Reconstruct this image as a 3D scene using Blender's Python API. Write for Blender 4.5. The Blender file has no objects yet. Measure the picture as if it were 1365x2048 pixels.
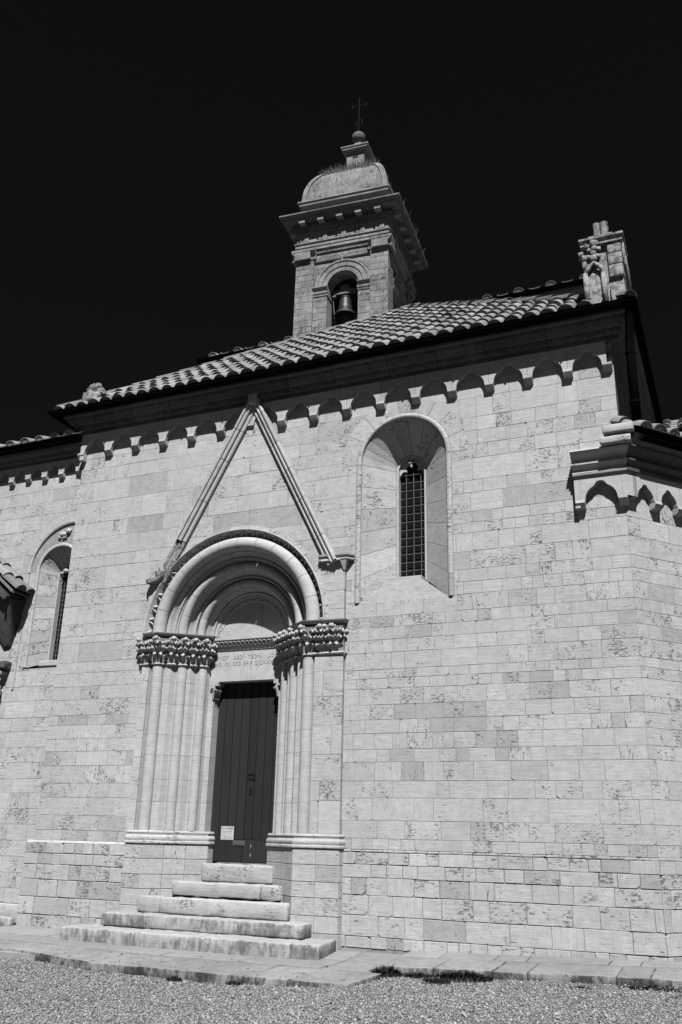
import bpy, math, random
import numpy as np
from math import sin, cos, pi, radians, sqrt, atan2, hypot
from mathutils import Vector, Matrix, Euler, noise

rng = random.Random(11)
scene = bpy.context.scene
COL = scene.collection

# ------------------------------------------------------------------ camera
F_PX = 1801.56
cd = bpy.data.cameras.new("camera")
cam = bpy.data.objects.new("camera", cd)
COL.objects.link(cam)
Rv = Vector((0.91815737, 0.39557954, 0.02244706))
Uv = Vector((0.11499315, -0.32026255, 0.9403236))
Fv = Vector((-0.37916173, 0.86078379, 0.33954036))
CAM = Vector((0.0, -14.0, 1.70))
m = Matrix((Rv, Uv, -Fv)).transposed().to_4x4()
m.translation = CAM
cam.matrix_world = m
cd.sensor_fit = 'VERTICAL'
cd.sensor_height = 36.0
cd.sensor_width = 24.0
cd.lens = 36.0 * F_PX / 2048.0
cd.clip_start = 0.1
cd.clip_end = 3000
scene.camera = cam

# ------------------------------------------------------------------ world + sun
SUN = Vector((0.43, -1.0, 1.54)).normalized()
elev = math.asin(SUN.z)
az = atan2(SUN.x, SUN.y)
world = bpy.data.worlds.new("World")
scene.world = world
world.use_nodes = True
wn, wl = world.node_tree.nodes, world.node_tree.links
wn.clear()
sky = wn.new('ShaderNodeTexSky')
sky.sky_type = 'NISHITA'
sky.sun_disc = False
sky.sun_elevation = elev
sky.sun_rotation = az
sky.altitude = 400
sky.air_density = 0.8
sky.dust_density = 0.3
# the photograph is black and white, taken through a deep red filter:
# keep only the (weak) red of the blue sky
sep = wn.new('ShaderNodeSeparateColor')
mul = wn.new('ShaderNodeMath'); mul.operation = 'MULTIPLY'; mul.inputs[1].default_value = 0.026
add = wn.new('ShaderNodeMath'); add.operation = 'ADD'; add.inputs[1].default_value = 0.012
comb = wn.new('ShaderNodeCombineColor')
bg = wn.new('ShaderNodeBackground'); bg.inputs['Strength'].default_value = 0.06
wo = wn.new('ShaderNodeOutputWorld')
wl.new(sky.outputs[0], sep.inputs[0])
wl.new(sep.outputs[0], mul.inputs[0])
wl.new(mul.outputs[0], add.inputs[0])
for i in range(3):
    wl.new(add.outputs[0], comb.inputs[i])
wl.new(comb.outputs[0], bg.inputs['Color'])
wl.new(bg.outputs[0], wo.inputs['Surface'])

sd = bpy.data.lights.new("sun", 'SUN')
sd.energy = 4.6
sd.angle = radians(0.5)
sd.color = (1, 1, 1)          # black-and-white picture: neutral light
so = bpy.data.objects.new("sun", sd)
so.rotation_euler = (-SUN).to_track_quat('-Z', 'Y').to_euler()
so.location = (5, -20, 30)
COL.objects.link(so)

vs = scene.view_settings
vs.view_transform = 'Standard'
vs.look = 'None'
vs.exposure = 1.47
vs.gamma = 1.0
vs.use_curve_mapping = False
scene.render.engine = 'CYCLES'
scene.cycles.max_bounces = 6
scene.cycles.diffuse_bounces = 1

# ------------------------------------------------------------------ materials
def g3(v): return (v, v, v, 1.0)

def N(nt, t, **kw):
    n = nt.nodes.new(t)
    for k, v in kw.items(): setattr(n, k, v)
    return n

def newmat(name):
    mt = bpy.data.materials.new(name)
    mt.use_nodes = True
    nt = mt.node_tree
    b = nt.nodes['Principled BSDF']
    b.inputs['Specular IOR Level'].default_value = 0.2
    return mt, nt, b

def math_(nt, op, a, b=None, c=None, clamp=False):
    n = N(nt, 'ShaderNodeMath', operation=op)
    n.use_clamp = clamp
    for i, v in enumerate((a, b, c)):
        if v is None: continue
        if isinstance(v, (int, float)): n.inputs[i].default_value = v
        else: nt.links.new(v, n.inputs[i])
    return n.outputs[0]

def noise_(nt, vec, scale, detail=4, rough=0.55, mapscale=None, rot=None):
    if mapscale is not None:
        mp = N(nt, 'ShaderNodeMapping')
        mp.inputs['Scale'].default_value = mapscale
        if rot: mp.inputs['Rotation'].default_value = rot
        nt.links.new(vec, mp.inputs['Vector'])
        vec = mp.outputs[0]
    n = N(nt, 'ShaderNodeTexNoise')
    n.inputs['Scale'].default_value = scale
    n.inputs['Detail'].default_value = detail
    n.inputs['Roughness'].default_value = rough
    nt.links.new(vec, n.inputs['Vector'])
    return n.outputs['Fac']

def ramp_(nt, fac, p0, p1, v0=0.0, v1=1.0):
    n = N(nt, 'ShaderNodeMapRange')
    n.interpolation_type = 'SMOOTHSTEP'
    n.inputs['From Min'].default_value = p0
    n.inputs['From Max'].default_value = p1
    n.inputs['To Min'].default_value = v0
    n.inputs['To Max'].default_value = v1
    nt.links.new(fac, n.inputs['Value'])
    return n.outputs[0]

def gray_to_base(nt, b, val):
    c = N(nt, 'ShaderNodeCombineColor')
    for i in range(3): nt.links.new(val, c.inputs[i])
    nt.links.new(c.outputs[0], b.inputs['Base Color'])

def stone_mat(name, base=0.30, pits=0.62, streak=0.16, grain=0.10, stain=0.16, bump=0.5, dirt=0.0, lichen=0.0):
    mt, nt, b = newmat(name)
    b.inputs['Roughness'].default_value = 0.9
    geo = N(nt, 'ShaderNodeNewGeometry')
    at = N(nt, 'ShaderNodeAttribute', attribute_name='tone')
    sp = N(nt, 'ShaderNodeSeparateColor')
    nt.links.new(at.outputs['Color'], sp.inputs[0])
    tone, vert, pit = sp.outputs[0], sp.outputs[1], sp.outputs[2]
    # every block its own piece of the quarry: shift the pattern by its tone values
    cx = N(nt, 'ShaderNodeCombineXYZ')
    nt.links.new(math_(nt, 'MULTIPLY', tone, 53.0), cx.inputs[0])
    nt.links.new(math_(nt, 'MULTIPLY', pit, 31.0), cx.inputs[2])
    va = N(nt, 'ShaderNodeVectorMath', operation='ADD')
    nt.links.new(geo.outputs['Position'], va.inputs[0]); nt.links.new(cx.outputs[0], va.inputs[1])
    P = va.outputs[0]
    hs = noise_(nt, P, 1.0, 7, 0.68, (2.6, 2.6, 38))
    vsn = noise_(nt, P, 1.0, 7, 0.68, (38, 38, 2.6))
    mx = N(nt, 'ShaderNodeMix'); mx.data_type = 'FLOAT'
    nt.links.new(vert, mx.inputs[0]); nt.links.new(hs, mx.inputs[2]); nt.links.new(vsn, mx.inputs[3])
    st = mx.outputs[0]
    ph = noise_(nt, P, 1.0, 5, 0.75, (14, 14, 36))
    pv = noise_(nt, P, 1.0, 5, 0.75, (36, 36, 14))
    mx2 = N(nt, 'ShaderNodeMix'); mx2.data_type = 'FLOAT'
    nt.links.new(vert, mx2.inputs[0]); nt.links.new(ph, mx2.inputs[2]); nt.links.new(pv, mx2.inputs[3])
    big = noise_(nt, P, 2.6, 3, 0.6)
    pp = math_(nt, 'ADD', mx2.outputs[0], math_(nt, 'MULTIPLY', math_(nt, 'SUBTRACT', big, 0.5), 0.48))
    pp = math_(nt, 'ADD', pp, math_(nt, 'MULTIPLY', math_(nt, 'SUBTRACT', pit, 0.5), 0.13))
    pm = ramp_(nt, pp, pits + .02, pits + 0.09)
    # a second family: few long open seams
    q1 = noise_(nt, P, 1.0, 3, 0.6, (4, 4, 24)); q2 = noise_(nt, P, 1.0, 3, 0.6, (24, 24, 4))
    mx3 = N(nt, 'ShaderNodeMix'); mx3.data_type = 'FLOAT'
    nt.links.new(vert, mx3.inputs[0]); nt.links.new(q1, mx3.inputs[2]); nt.links.new(q2, mx3.inputs[3])
    pm = math_(nt, 'MAXIMUM', pm, ramp_(nt, mx3.outputs[0], pits + .10, pits + .14))
    fine = noise_(nt, P, 70.0, 4, 0.7)
    mott = noise_(nt, geo.outputs['Position'], 0.55, 4, 0.55)
    mid = noise_(nt, P, 7.0, 5, 0.6)
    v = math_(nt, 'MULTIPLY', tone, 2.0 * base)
    def modulate(v, f, amt):
        k = math_(nt, 'ADD', math_(nt, 'MULTIPLY', math_(nt, 'SUBTRACT', f, 0.5), 2 * amt), 1.0)
        return math_(nt, 'MULTIPLY', v, k)
    v = modulate(v, st, streak * 2.3)
    v = modulate(v, fine, grain * 2.6)
    v = modulate(v, mott, stain)
    v = modulate(v, mid, 0.26)
    v = math_(nt, 'MULTIPLY', v, math_(nt, 'SUBTRACT', 1.0, math_(nt, 'MULTIPLY', pm, 0.66)))
    if dirt > 0:
        # rain streaks and algae on risers
        d1 = noise_(nt, geo.outputs['Position'], 1.0, 6, 0.7, (14, 14, 5))
        d2 = noise_(nt, geo.outputs['Position'], 1.9, 5, 0.65)
        dm = ramp_(nt, math_(nt, 'ADD', math_(nt, 'MULTIPLY', d1, .45), math_(nt, 'MULTIPLY', d2, .55)), 0.42, 0.58)
        sn = N(nt, 'ShaderNodeSeparateXYZ'); nt.links.new(geo.outputs['True Normal'], sn.inputs[0])
        side = ramp_(nt, math_(nt, 'ABSOLUTE', sn.outputs[2]), 0.3, 0.85, 1.0, 0.25)
        dm = math_(nt, 'MULTIPLY', dm, side)
        v = math_(nt, 'MULTIPLY', v, math_(nt, 'SUBTRACT', 1.0, math_(nt, 'MULTIPLY', dm, dirt)))
    if lichen > 0:
        l1 = noise_(nt, geo.outputs['Position'], 9.0, 5, 0.75)
        lm = ramp_(nt, l1, 0.47, 0.56)
        v = math_(nt, 'MULTIPLY', v, math_(nt, 'SUBTRACT', 1.0, math_(nt, 'MULTIPLY', lm, lichen)))
    gray_to_base(nt, b, v)
    h = math_(nt, 'ADD', math_(nt, 'MULTIPLY', st, 0.35), math_(nt, 'MULTIPLY', fine, 0.12))
    h = math_(nt, 'ADD', h, math_(nt, 'MULTIPLY', mid, 0.35))
    h = math_(nt, 'SUBTRACT', h, math_(nt, 'MULTIPLY', pm, 0.75))
    bp = N(nt, 'ShaderNodeBump')
    bp.inputs['Strength'].default_value = bump
    bp.inputs['Distance'].default_value = 0.02
    nt.links.new(h, bp.inputs['Height'])
    nt.links.new(bp.outputs[0], b.inputs['Normal'])
    return mt

def plain_mat(name, base, rough=0.8, var=0.2, scale=8, mapscale=(1, 1, 1), metallic=0.0, bump=0.0, objrand=0.0, spec=0.2):
    mt, nt, b = newmat(name)
    b.inputs['Roughness'].default_value = rough
    b.inputs['Metallic'].default_value = metallic
    b.inputs['Specular IOR Level'].default_value = spec
    geo = N(nt, 'ShaderNodeNewGeometry')
    vec = geo.outputs['Position']
    oi = None
    if objrand:
        oi = N(nt, 'ShaderNodeObjectInfo')
        va = N(nt, 'ShaderNodeVectorMath', operation='ADD')
        cx = N(nt, 'ShaderNodeCombineXYZ')
        nt.links.new(math_(nt, 'MULTIPLY', oi.outputs['Random'], 40.0), cx.inputs[0])
        nt.links.new(vec, va.inputs[0]); nt.links.new(cx.outputs[0], va.inputs[1])
        vec = va.outputs[0]
    n1 = noise_(nt, vec, scale, 5, 0.65, mapscale)
    n2 = noise_(nt, vec, scale * 6, 4, 0.7, mapscale)
    v = math_(nt, 'MULTIPLY', math_(nt, 'ADD', math_(nt, 'MULTIPLY', math_(nt, 'SUBTRACT', n1, .5), 3 * var), 1.0), base)
    v = math_(nt, 'MULTIPLY', math_(nt, 'ADD', math_(nt, 'MULTIPLY', math_(nt, 'SUBTRACT', n2, .5), 1.5 * var), 1.0), v)
    if objrand:
        v = math_(nt, 'MULTIPLY', v, math_(nt, 'ADD', math_(nt, 'MULTIPLY', oi.outputs['Random'], objrand), 1 - objrand * .5))
    gray_to_base(nt, b, v)
    if bump:
        bp = N(nt, 'ShaderNodeBump')
        bp.inputs['Strength'].default_value = bump
        bp.inputs['Distance'].default_value = 0.01
        nt.links.new(math_(nt, 'ADD', n1, math_(nt, 'MULTIPLY', n2, .4)), bp.inputs['Height'])
        nt.links.new(bp.outputs[0], b.inputs['Normal'])
    return mt

def attr_mat(name, base, rough=0.9, grain=0.15):
    mt, nt, b = newmat(name)
    b.inputs['Roughness'].default_value = rough
    at = N(nt, 'ShaderNodeAttribute', attribute_name='tone')
    sp = N(nt, 'ShaderNodeSeparateColor')
    nt.links.new(at.outputs['Color'], sp.inputs[0])
    geo = N(nt, 'ShaderNodeNewGeometry')
    n1 = noise_(nt, geo.outputs['Position'], 60, 4, 0.6)
    v = math_(nt, 'MULTIPLY', sp.outputs[0], 2 * base)
    v = math_(nt, 'MULTIPLY', v, math_(nt, 'ADD', math_(nt, 'MULTIPLY', math_(nt, 'SUBTRACT', n1, .5), 2 * grain), 1.0))
    gray_to_base(nt, b, v)
    return mt

M = {}
M['stone'] = stone_mat('travertine', 0.229, pits=0.59, streak=0.16, grain=0.15, stain=0.2, bump=0.6)
M['carved'] = stone_mat('carved_travertine', 0.22, pits=0.66, streak=0.08, stain=0.14, bump=0.45)
M['column'] = stone_mat('column_travertine', 0.225, pits=0.64, streak=0.12, stain=0.12, bump=0.4)
M['dark_stone'] = stone_mat('weathered_shaded_stone', 0.06, pits=0.66, streak=0.2, stain=0.3, bump=0.6, dirt=0.45)  # weathering, with eave and underside shade painted into the base tone
M['lichen'] = stone_mat('lichened_stone', 0.15, pits=0.66, streak=0.1, stain=0.25, bump=0.8, lichen=0.6)
M['edge'] = stone_mat('mossy_kerb_stone', 0.142, pits=0.64, streak=0.1, stain=0.35, bump=0.9, dirt=0.85)
M['iron_far'] = plain_mat('rusted_cross_iron', 0.0045, 0.7, 0.2, 9, spec=0.1)
M['step'] = stone_mat('worn_step_stone', 0.215, pits=0.61, streak=0.14, stain=0.2, bump=0.8)
M['riser'] = stone_mat('stained_step_stone', 0.20, pits=0.64, streak=0.1, stain=0.25, bump=0.7, dirt=0.62)
M['paving'] = stone_mat('paving_stone', 0.142, pits=0.68, streak=0.05, stain=0.35, bump=0.7, dirt=0.28)
M['tower_dark'] = stone_mat('stained_shaded_tower_stone', 0.085, pits=0.62, streak=0.2, stain=0.4, bump=0.9, dirt=0.5)  # stains plus the shade under the cornice, both put into the tone
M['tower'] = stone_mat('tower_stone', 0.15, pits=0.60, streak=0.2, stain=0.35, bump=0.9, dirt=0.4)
M['mortar'] = plain_mat('mortar', 0.15, 0.95, 0.5, 3, bump=0.3)
M['tile'] = plain_mat('roof_tile_clay', 0.108, 0.9, 0.26, 6, objrand=0.6, bump=0.5)
M['moss_tile'] = plain_mat('mossy_ridge_tile', 0.055, 0.95, 0.4, 7, objrand=0.6, bump=0.8)
M['tile_edge'] = plain_mat('roof_tile_mortar', 0.085, 0.95, 0.3, 10, bump=0.5)
M['gutter'] = plain_mat('dark_gutter_metal', 0.003, 0.9, 0.2, 3, spec=0.0)
M['wood'] = plain_mat('dark_door_wood', 0.0105, 0.6, 0.28, 2.5, (6, 6, .6), bump=0.35, objrand=0.35, spec=0.2)
M['iron'] = plain_mat('wrought_iron', 0.02, 0.5, 0.2, 20, spec=0.4)
M['bars'] = plain_mat('grille_iron', 0.10, 0.6, 0.2, 20)
M['bronze'] = plain_mat('bell_bronze', 0.013, 0.5, 0.25, 5, spec=0.25)
M['yoke'] = plain_mat('yoke_wood', 0.09, 0.8, 0.2, 5)
M['glass'] = plain_mat('dark_window_glass', 0.004, 0.3, 0.2, 5, spec=0.2)
M['dark'] = plain_mat('dark_interior', 0.01, 1.0, 0.1, 2)
M['paper'] = plain_mat('paper', 0.25, 0.8, 0.02, 3)
M['ink'] = plain_mat('ink', 0.04, 0.8, 0.02, 3)
M['graypen'] = plain_mat('gray_print', 0.12, 0.8, 0.02, 3)
M['brass'] = plain_mat('brass_plate', 0.045, 0.4, 0.1, 9, spec=0.5)
M['cut'] = plain_mat('incised_letter_shade', 0.165, 0.95, 0.2, 20)  # raised strokes painted darker in place of the shade inside cut letters
M['gravel_base'] = plain_mat('gravel_bed', 0.08, 0.98, 0.3, 9, bump=0.8)
M['pebble'] = attr_mat('pebble', 0.125)
M['low_bounce_ground'] = plain_mat('low_bounce_ground', 0.05, 0.95, 0.15, 3)  # kept dark to hold down light bounced from unseen ground
M['leaf'] = attr_mat('weed_leaf', 0.022, grain=.1)
M['drygrass'] = attr_mat('dry_grass', 0.05, grain=.1)

# ------------------------------------------------------------------ mesh tools
class MB:
    def __init__(s):
        s.v = []; s.f = []; s.t = []; s.tone = (0.5, 0.0, 0.5)
    def vs(s, pts, tone=None):
        i = len(s.v)
        t = tone or s.tone
        for p in pts:
            s.v.append(tuple(p)); s.t.append(t)
        return i
    def face(s, *idx): s.f.append(tuple(idx))
    def grid(s, rows, closed=False):
        """rows: list of equal-length point lists; quads between rows"""
        n = len(rows[0]); base = []
        for r in rows: base.append(s.vs(r))
        for a in range(len(rows) - 1):
            for k in range(n if closed else n - 1):
                k2 = (k + 1) % n
                s.face(base[a] + k, base[a] + k2, base[a + 1] + k2, base[a + 1] + k)
        return base
    def box(s, x0, x1, y0, y1, z0, z1, fn=None):
        p = [(x0, y0, z0), (x1, y0, z0), (x1, y1, z0), (x0, y1, z0), (x0, y0, z1), (x1, y0, z1), (x1, y1, z1), (x0, y1, z1)]
        if fn: p = [fn(*q) for q in p]
        i = s.vs(p)
        for q in ((0, 3, 2, 1), (4, 5, 6, 7), (0, 1, 5, 4), (1, 2, 6, 5), (2, 3, 7, 6), (3, 0, 4, 7)):
            s.face(*[i + k for k in q])
    def prism(s, poly, fn, d0, d1):
        """poly: [(u,z)], fn(u,z,d)->xyz ; front at d1, back at d0"""
        n = len(poly)
        a = s.vs([fn(u, z, d0) for u, z in poly]); b = s.vs([fn(u, z, d1) for u, z in poly])
        s.face(*[b + k for k in range(n)])
        s.face(*[a + n - 1 - k for k in range(n)])
        for k in range(n):
            k2 = (k + 1) % n
            s.face(a + k, a + k2, b + k2, b + k)
    def bevprism(s, poly, fn, d0, d1, bev):
        n = len(poly)
        ins = inset(poly, bev)
        if ins is None: return s.prism(poly, fn, d0, d1)
        a = s.vs([fn(u, z, d0) for u, z in poly])
        b = s.vs([fn(u, z, d1 - bev) for u, z in poly])
        c = s.vs([fn(u, z, d1) for u, z in ins])
        s.face(*[c + k for k in range(n)])
        for k in range(n):
            k2 = (k + 1) % n
            s.face(a + k, a + k2, b + k2, b + k)
            s.face(b + k, b + k2, c + k2, c + k)
    def lathe(s, prof, c, seg=16, fn=None, a0=0.0, a1=2 * pi):
        rows = []
        full = abs(a1 - a0 - 2 * pi) < 1e-6
        for r, z in prof:
            row = []
            for k in range(seg if full else seg + 1):
                a = a0 + (a1 - a0) * k / seg
                p = (c[0] + r * cos(a), c[1] + r * sin(a), c[2] + z)
                row.append(fn(*p) if fn else p)
            rows.append(row)
        s.grid(rows, closed=full)
    def tube(s, pts, r, seg=6, cap=True):
        pts = [Vector(p) for p in pts]; rows = []
        for i, p in enumerate(pts):
            d = (pts[min(i + 1, len(pts) - 1)] - pts[max(i - 1, 0)]).normalized()
            up = Vector((0, 0, 1)) if abs(d.z) < .9 else Vector((0, 1, 0))
            a = d.cross(up).normalized(); b = a.cross(d)
            rr = r[i] if isinstance(r, (list, tuple)) else r
            rows.append([p + a * (rr * cos(2 * pi * k / seg)) + b * (rr * sin(2 * pi * k / seg)) for k in range(seg)])
        bs = s.grid(rows, closed=True)
        if cap:
            s.face(*[bs[0] + k for k in range(seg)][::-1]); s.face(*[bs[-1] + k for k in range(seg)])
    def rbox(s, lo, hi, r=0.015, step=0.12, amp=0.0, seed=0.0, fn=None):
        """worn block: rounded edges, slightly uneven faces"""
        lo = Vector(lo); hi = Vector(hi)
        def ax(a, b):
            n = max(1, min(24, int((b - a - 2 * r) / step)))
            return [a] + [a + r + (b - a - 2 * r) * k / n for k in range(n + 1)] + [b]
        X, Y, Z = ax(lo.x, hi.x), ax(lo.y, hi.y), ax(lo.z, hi.z)
        L = [lo.x + r, lo.y + r, lo.z + r]; H = [hi.x - r, hi.y - r, hi.z - r]
        cache = {}
        def vert(p):
            key = (round(p[0], 5), round(p[1], 5), round(p[2], 5))
            if key in cache: return cache[key]
            q = Vector([min(max(p[i], L[i]), H[i]) for i in range(3)])
            d = Vector(p) - q
            if d.length > 1e-9: d = d.normalized() * r
            w = q + d
            if amp:
                nv = noise.noise_vector(w * 5.0 + Vector((seed, seed * 2, 0)))
                nv2 = noise.noise_vector(w * 17.0 + Vector((seed, 0, seed)))
                w = w + nv * amp + nv2 * amp * .5
            if fn: w = fn(*w)
            cache[key] = s.vs([w]); return cache[key]
        def sheet(A, B, mk, flip):
            for i in range(len(A) - 1):
                for j in range(len(B) - 1):
                    q = [vert(mk(A[i], B[j])), vert(mk(A[i + 1], B[j])), vert(mk(A[i + 1], B[j + 1])), vert(mk(A[i], B[j + 1]))]
                    s.face(*(q[::-1] if flip else q))
        sheet(X, Z, lambda a, b: (a, lo.y, b), False); sheet(X, Z, lambda a, b: (a, hi.y, b), True)
        sheet(Y, Z, lambda a, b: (hi.x, a, b), False); sheet(Y, Z, lambda a, b: (lo.x, a, b), True)
        sheet(X, Y, lambda a, b: (a, b, hi.z), False); sheet(X, Y, lambda a, b: (a, b, lo.z), True)
    def blob(s, c, rad, n=1, amp=0.25, freq=3.0, seed=0.0, squash=(1, 1, 1)):
        import bmesh
        bm = bmesh.new(); bmesh.ops.create_icosphere(bm, subdivisions=n, radius=1.0)
        i = len(s.v)
        for v in bm.verts:
            k = 1 + amp * noise.noise(v.co * freq + Vector((seed, seed, seed)))
            s.vs([(c[0] + v.co.x * rad * squash[0] * k, c[1] + v.co.y * rad * squash[1] * k, c[2] + v.co.z * rad * squash[2] * k)])
        for f in bm.faces: s.face(*[i + v.index for v in f.verts])
        bm.free()
    def mesh(s, name, mat, org=(0, 0, 0), smooth=False, autos=None):
        me = bpy.data.meshes.new(name)
        o = Vector(org)
        me.from_pydata([(a - o.x, b - o.y, c - o.z) for a, b, c in s.v], [], s.f)
        at = me.attributes.new('tone', 'FLOAT_COLOR', 'POINT')
        at.data.foreach_set('color', np.array([(t[0], t[1], t[2], 1.0) for t in s.t], dtype=np.float32).ravel())
        me.materials.append(M[mat] if isinstance(mat, str) else mat)
        if smooth: me.polygons.foreach_set('use_smooth', [True] * len(me.polygons))
        me.update()
        if autos: me.set_sharp_from_angle(angle=radians(autos))
        return me

def inset(poly, d):
    n = len(poly); out = []
    for k in range(n):
        p0, p1, p2 = poly[k - 1], poly[k], poly[(k + 1) % n]
        e1 = (p1[0] - p0[0], p1[1] - p0[1]); e2 = (p2[0] - p1[0], p2[1] - p1[1])
        l1 = hypot(*e1); l2 = hypot(*e2)
        if l1 < 2.5 * d or l2 < 2.5 * d: return None
        n1 = (-e1[1] / l1, e1[0] / l1); n2 = (-e2[1] / l2, e2[0] / l2)
        dn = 1 + n1[0] * n2[0] + n1[1] * n2[1]
        if dn < .2: return None
        out.append((p1[0] + d * (n1[0] + n2[0]) / dn, p1[1] + d * (n1[1] + n2[1]) / dn))
    return out

def area(poly):
    return 0.5 * sum(poly[k - 1][0] * poly[k][1] - poly[k][0] * poly[k - 1][1] for k in range(len(poly)))

def clip(poly, a, b, c):
    """keep a*x+b*y<=c"""
    out = []
    for k in range(len(poly)):
        p, q = poly[k - 1], poly[k]
        dp, dq = a * p[0] + b * p[1] - c, a * q[0] + b * q[1] - c
        if dp <= 0: 
            if not out or out[-1] != p: out.append(p)
        if (dp < 0 < dq) or (dq < 0 < dp):
            t = dp / (dp - dq); out.append((p[0] + t * (q[0] - p[0]), p[1] + t * (q[1] - p[1])))
    res = []
    for p in out:
        if not res or hypot(p[0] - res[-1][0], p[1] - res[-1][1]) > 1e-6: res.append(p)
    if len(res) > 1 and hypot(res[0][0] - res[-1][0], res[0][1] - res[-1][1]) < 1e-6: res.pop()
    return res if len(res) >= 3 and area(res) > 1e-6 else []

def subtract(polys, hole):
    """convex pieces of polys outside the convex CCW hole"""
    out = []
    for P in polys:
        xs = [p[0] for p in P]; zs = [p[1] for p in P]
        hx = [p[0] for p in hole]; hz = [p[1] for p in hole]
        if max(xs) <= min(hx) or min(xs) >= max(hx) or max(zs) <= min(hz) or min(zs) >= max(hz):
            out.append(P); continue
        rest = P
        for k in range(len(hole)):
            p, q = hole[k - 1], hole[k]
            a, b = (q[1] - p[1]), -(q[0] - p[0])      # outward normal of CCW edge
            c = a * p[0] + b * p[1]
            piece = clip(rest, -a, -b, -c)            # outside this edge
            if piece: out.append(piece)
            rest = clip(rest, a, b, c)
            if not rest: break
    return out

def arch_poly(cx, zc, r, zb, n=24):
    """arch-topped rectangle, CCW"""
    p = [(cx - r, zb), (cx + r, zb)]
    p += [(cx + r * cos(pi * k / n), zc + r * sin(pi * k / n)) for k in range(n + 1)]
    return p

def half_disc(cx, zc, r, n=24):
    return [(cx + r * cos(pi * k / n), zc + r * sin(pi * k / n)) for k in range(n + 1)]

def meta(o, label=None, cat=None, group=None, kind=None):
    if label: o['label'] = label
    if cat: o['category'] = cat
    if group: o['group'] = group
    if kind: o['kind'] = kind
    return o

def thing(name, label, cat, loc=(0, 0, 0), group=None):
    o = bpy.data.objects.new(name, None)
    o.empty_display_size = 0.3
    COL.objects.link(o); o.location = loc
    return meta(o, label, cat, group)

def worg(o):
    p = Vector((0, 0, 0))
    while o is not None:
        p += o.location; o = o.parent
    return p

def put(mb, name, mat, parent=None, smooth=False, autos=None, label=None, kind=None):
    org = worg(parent) if parent is not None else Vector((0, 0, 0))
    o = bpy.data.objects.new(name, mb.mesh(name, mat, org, smooth, autos))
    COL.objects.link(o)
    if parent is not None: o.parent = parent
    if label: o['label'] = label
    if kind: o['kind'] = kind
    return o

def solo(mb, name, mat, label, cat, loc, group=None, smooth=False, kind=None, autos=None):
    o = bpy.data.objects.new(name, mb.mesh(name, mat, loc, smooth, autos))
    o.location = loc; COL.objects.link(o)
    return meta(o, label, cat, group, kind)

def inst(me, name, parent, loc, rot=(0, 0, 0), scale=(1, 1, 1)):
    o = bpy.data.objects.new(name, me)
    COL.objects.link(o); o.parent = parent
    o.location = Vector(loc) - worg(parent); o.rotation_euler = rot; o.scale = scale
    return o

def rtone(dark=0.12, vflag=0.15):
    r = rng.random()
    if r < dark: t = 0.5 * rng.uniform(0.78, 0.89)
    elif r < dark + .10: t = 0.5 * rng.uniform(1.03, 1.08)
    else: t = 0.5 * rng.uniform(0.945, 1.03)
    return (t, 1.0 if rng.random() < vflag else 0.0, rng.random())

def pxsize(p):
    d = Vector(p) - CAM
    w = d.dot(Fv)
    return F_PX / max(w, 1)

# front-plane maps: fn(u, z, d) with d = distance proud of the plane
def plane_x(y0): return lambda u, z, d: (u, y0 - d, z)
def plane_dir(x0, y0, ang):
    dx, dy = cos(ang), sin(ang)
    return lambda u, z, d: (x0 + dx * u + dy * d, y0 + dy * u - dx * d, z)

def wall_core(mb, u0, u1, z0, z1, fn, holes, depth=0.35, d1=-0.007):
    P = [[(u0, z0), (u1, z0), (u1, z1), (u0, z1)]]
    for h in holes: P = subtract(P, h)
    for p in P: mb.prism(p, fn, -depth, d1)

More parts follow.
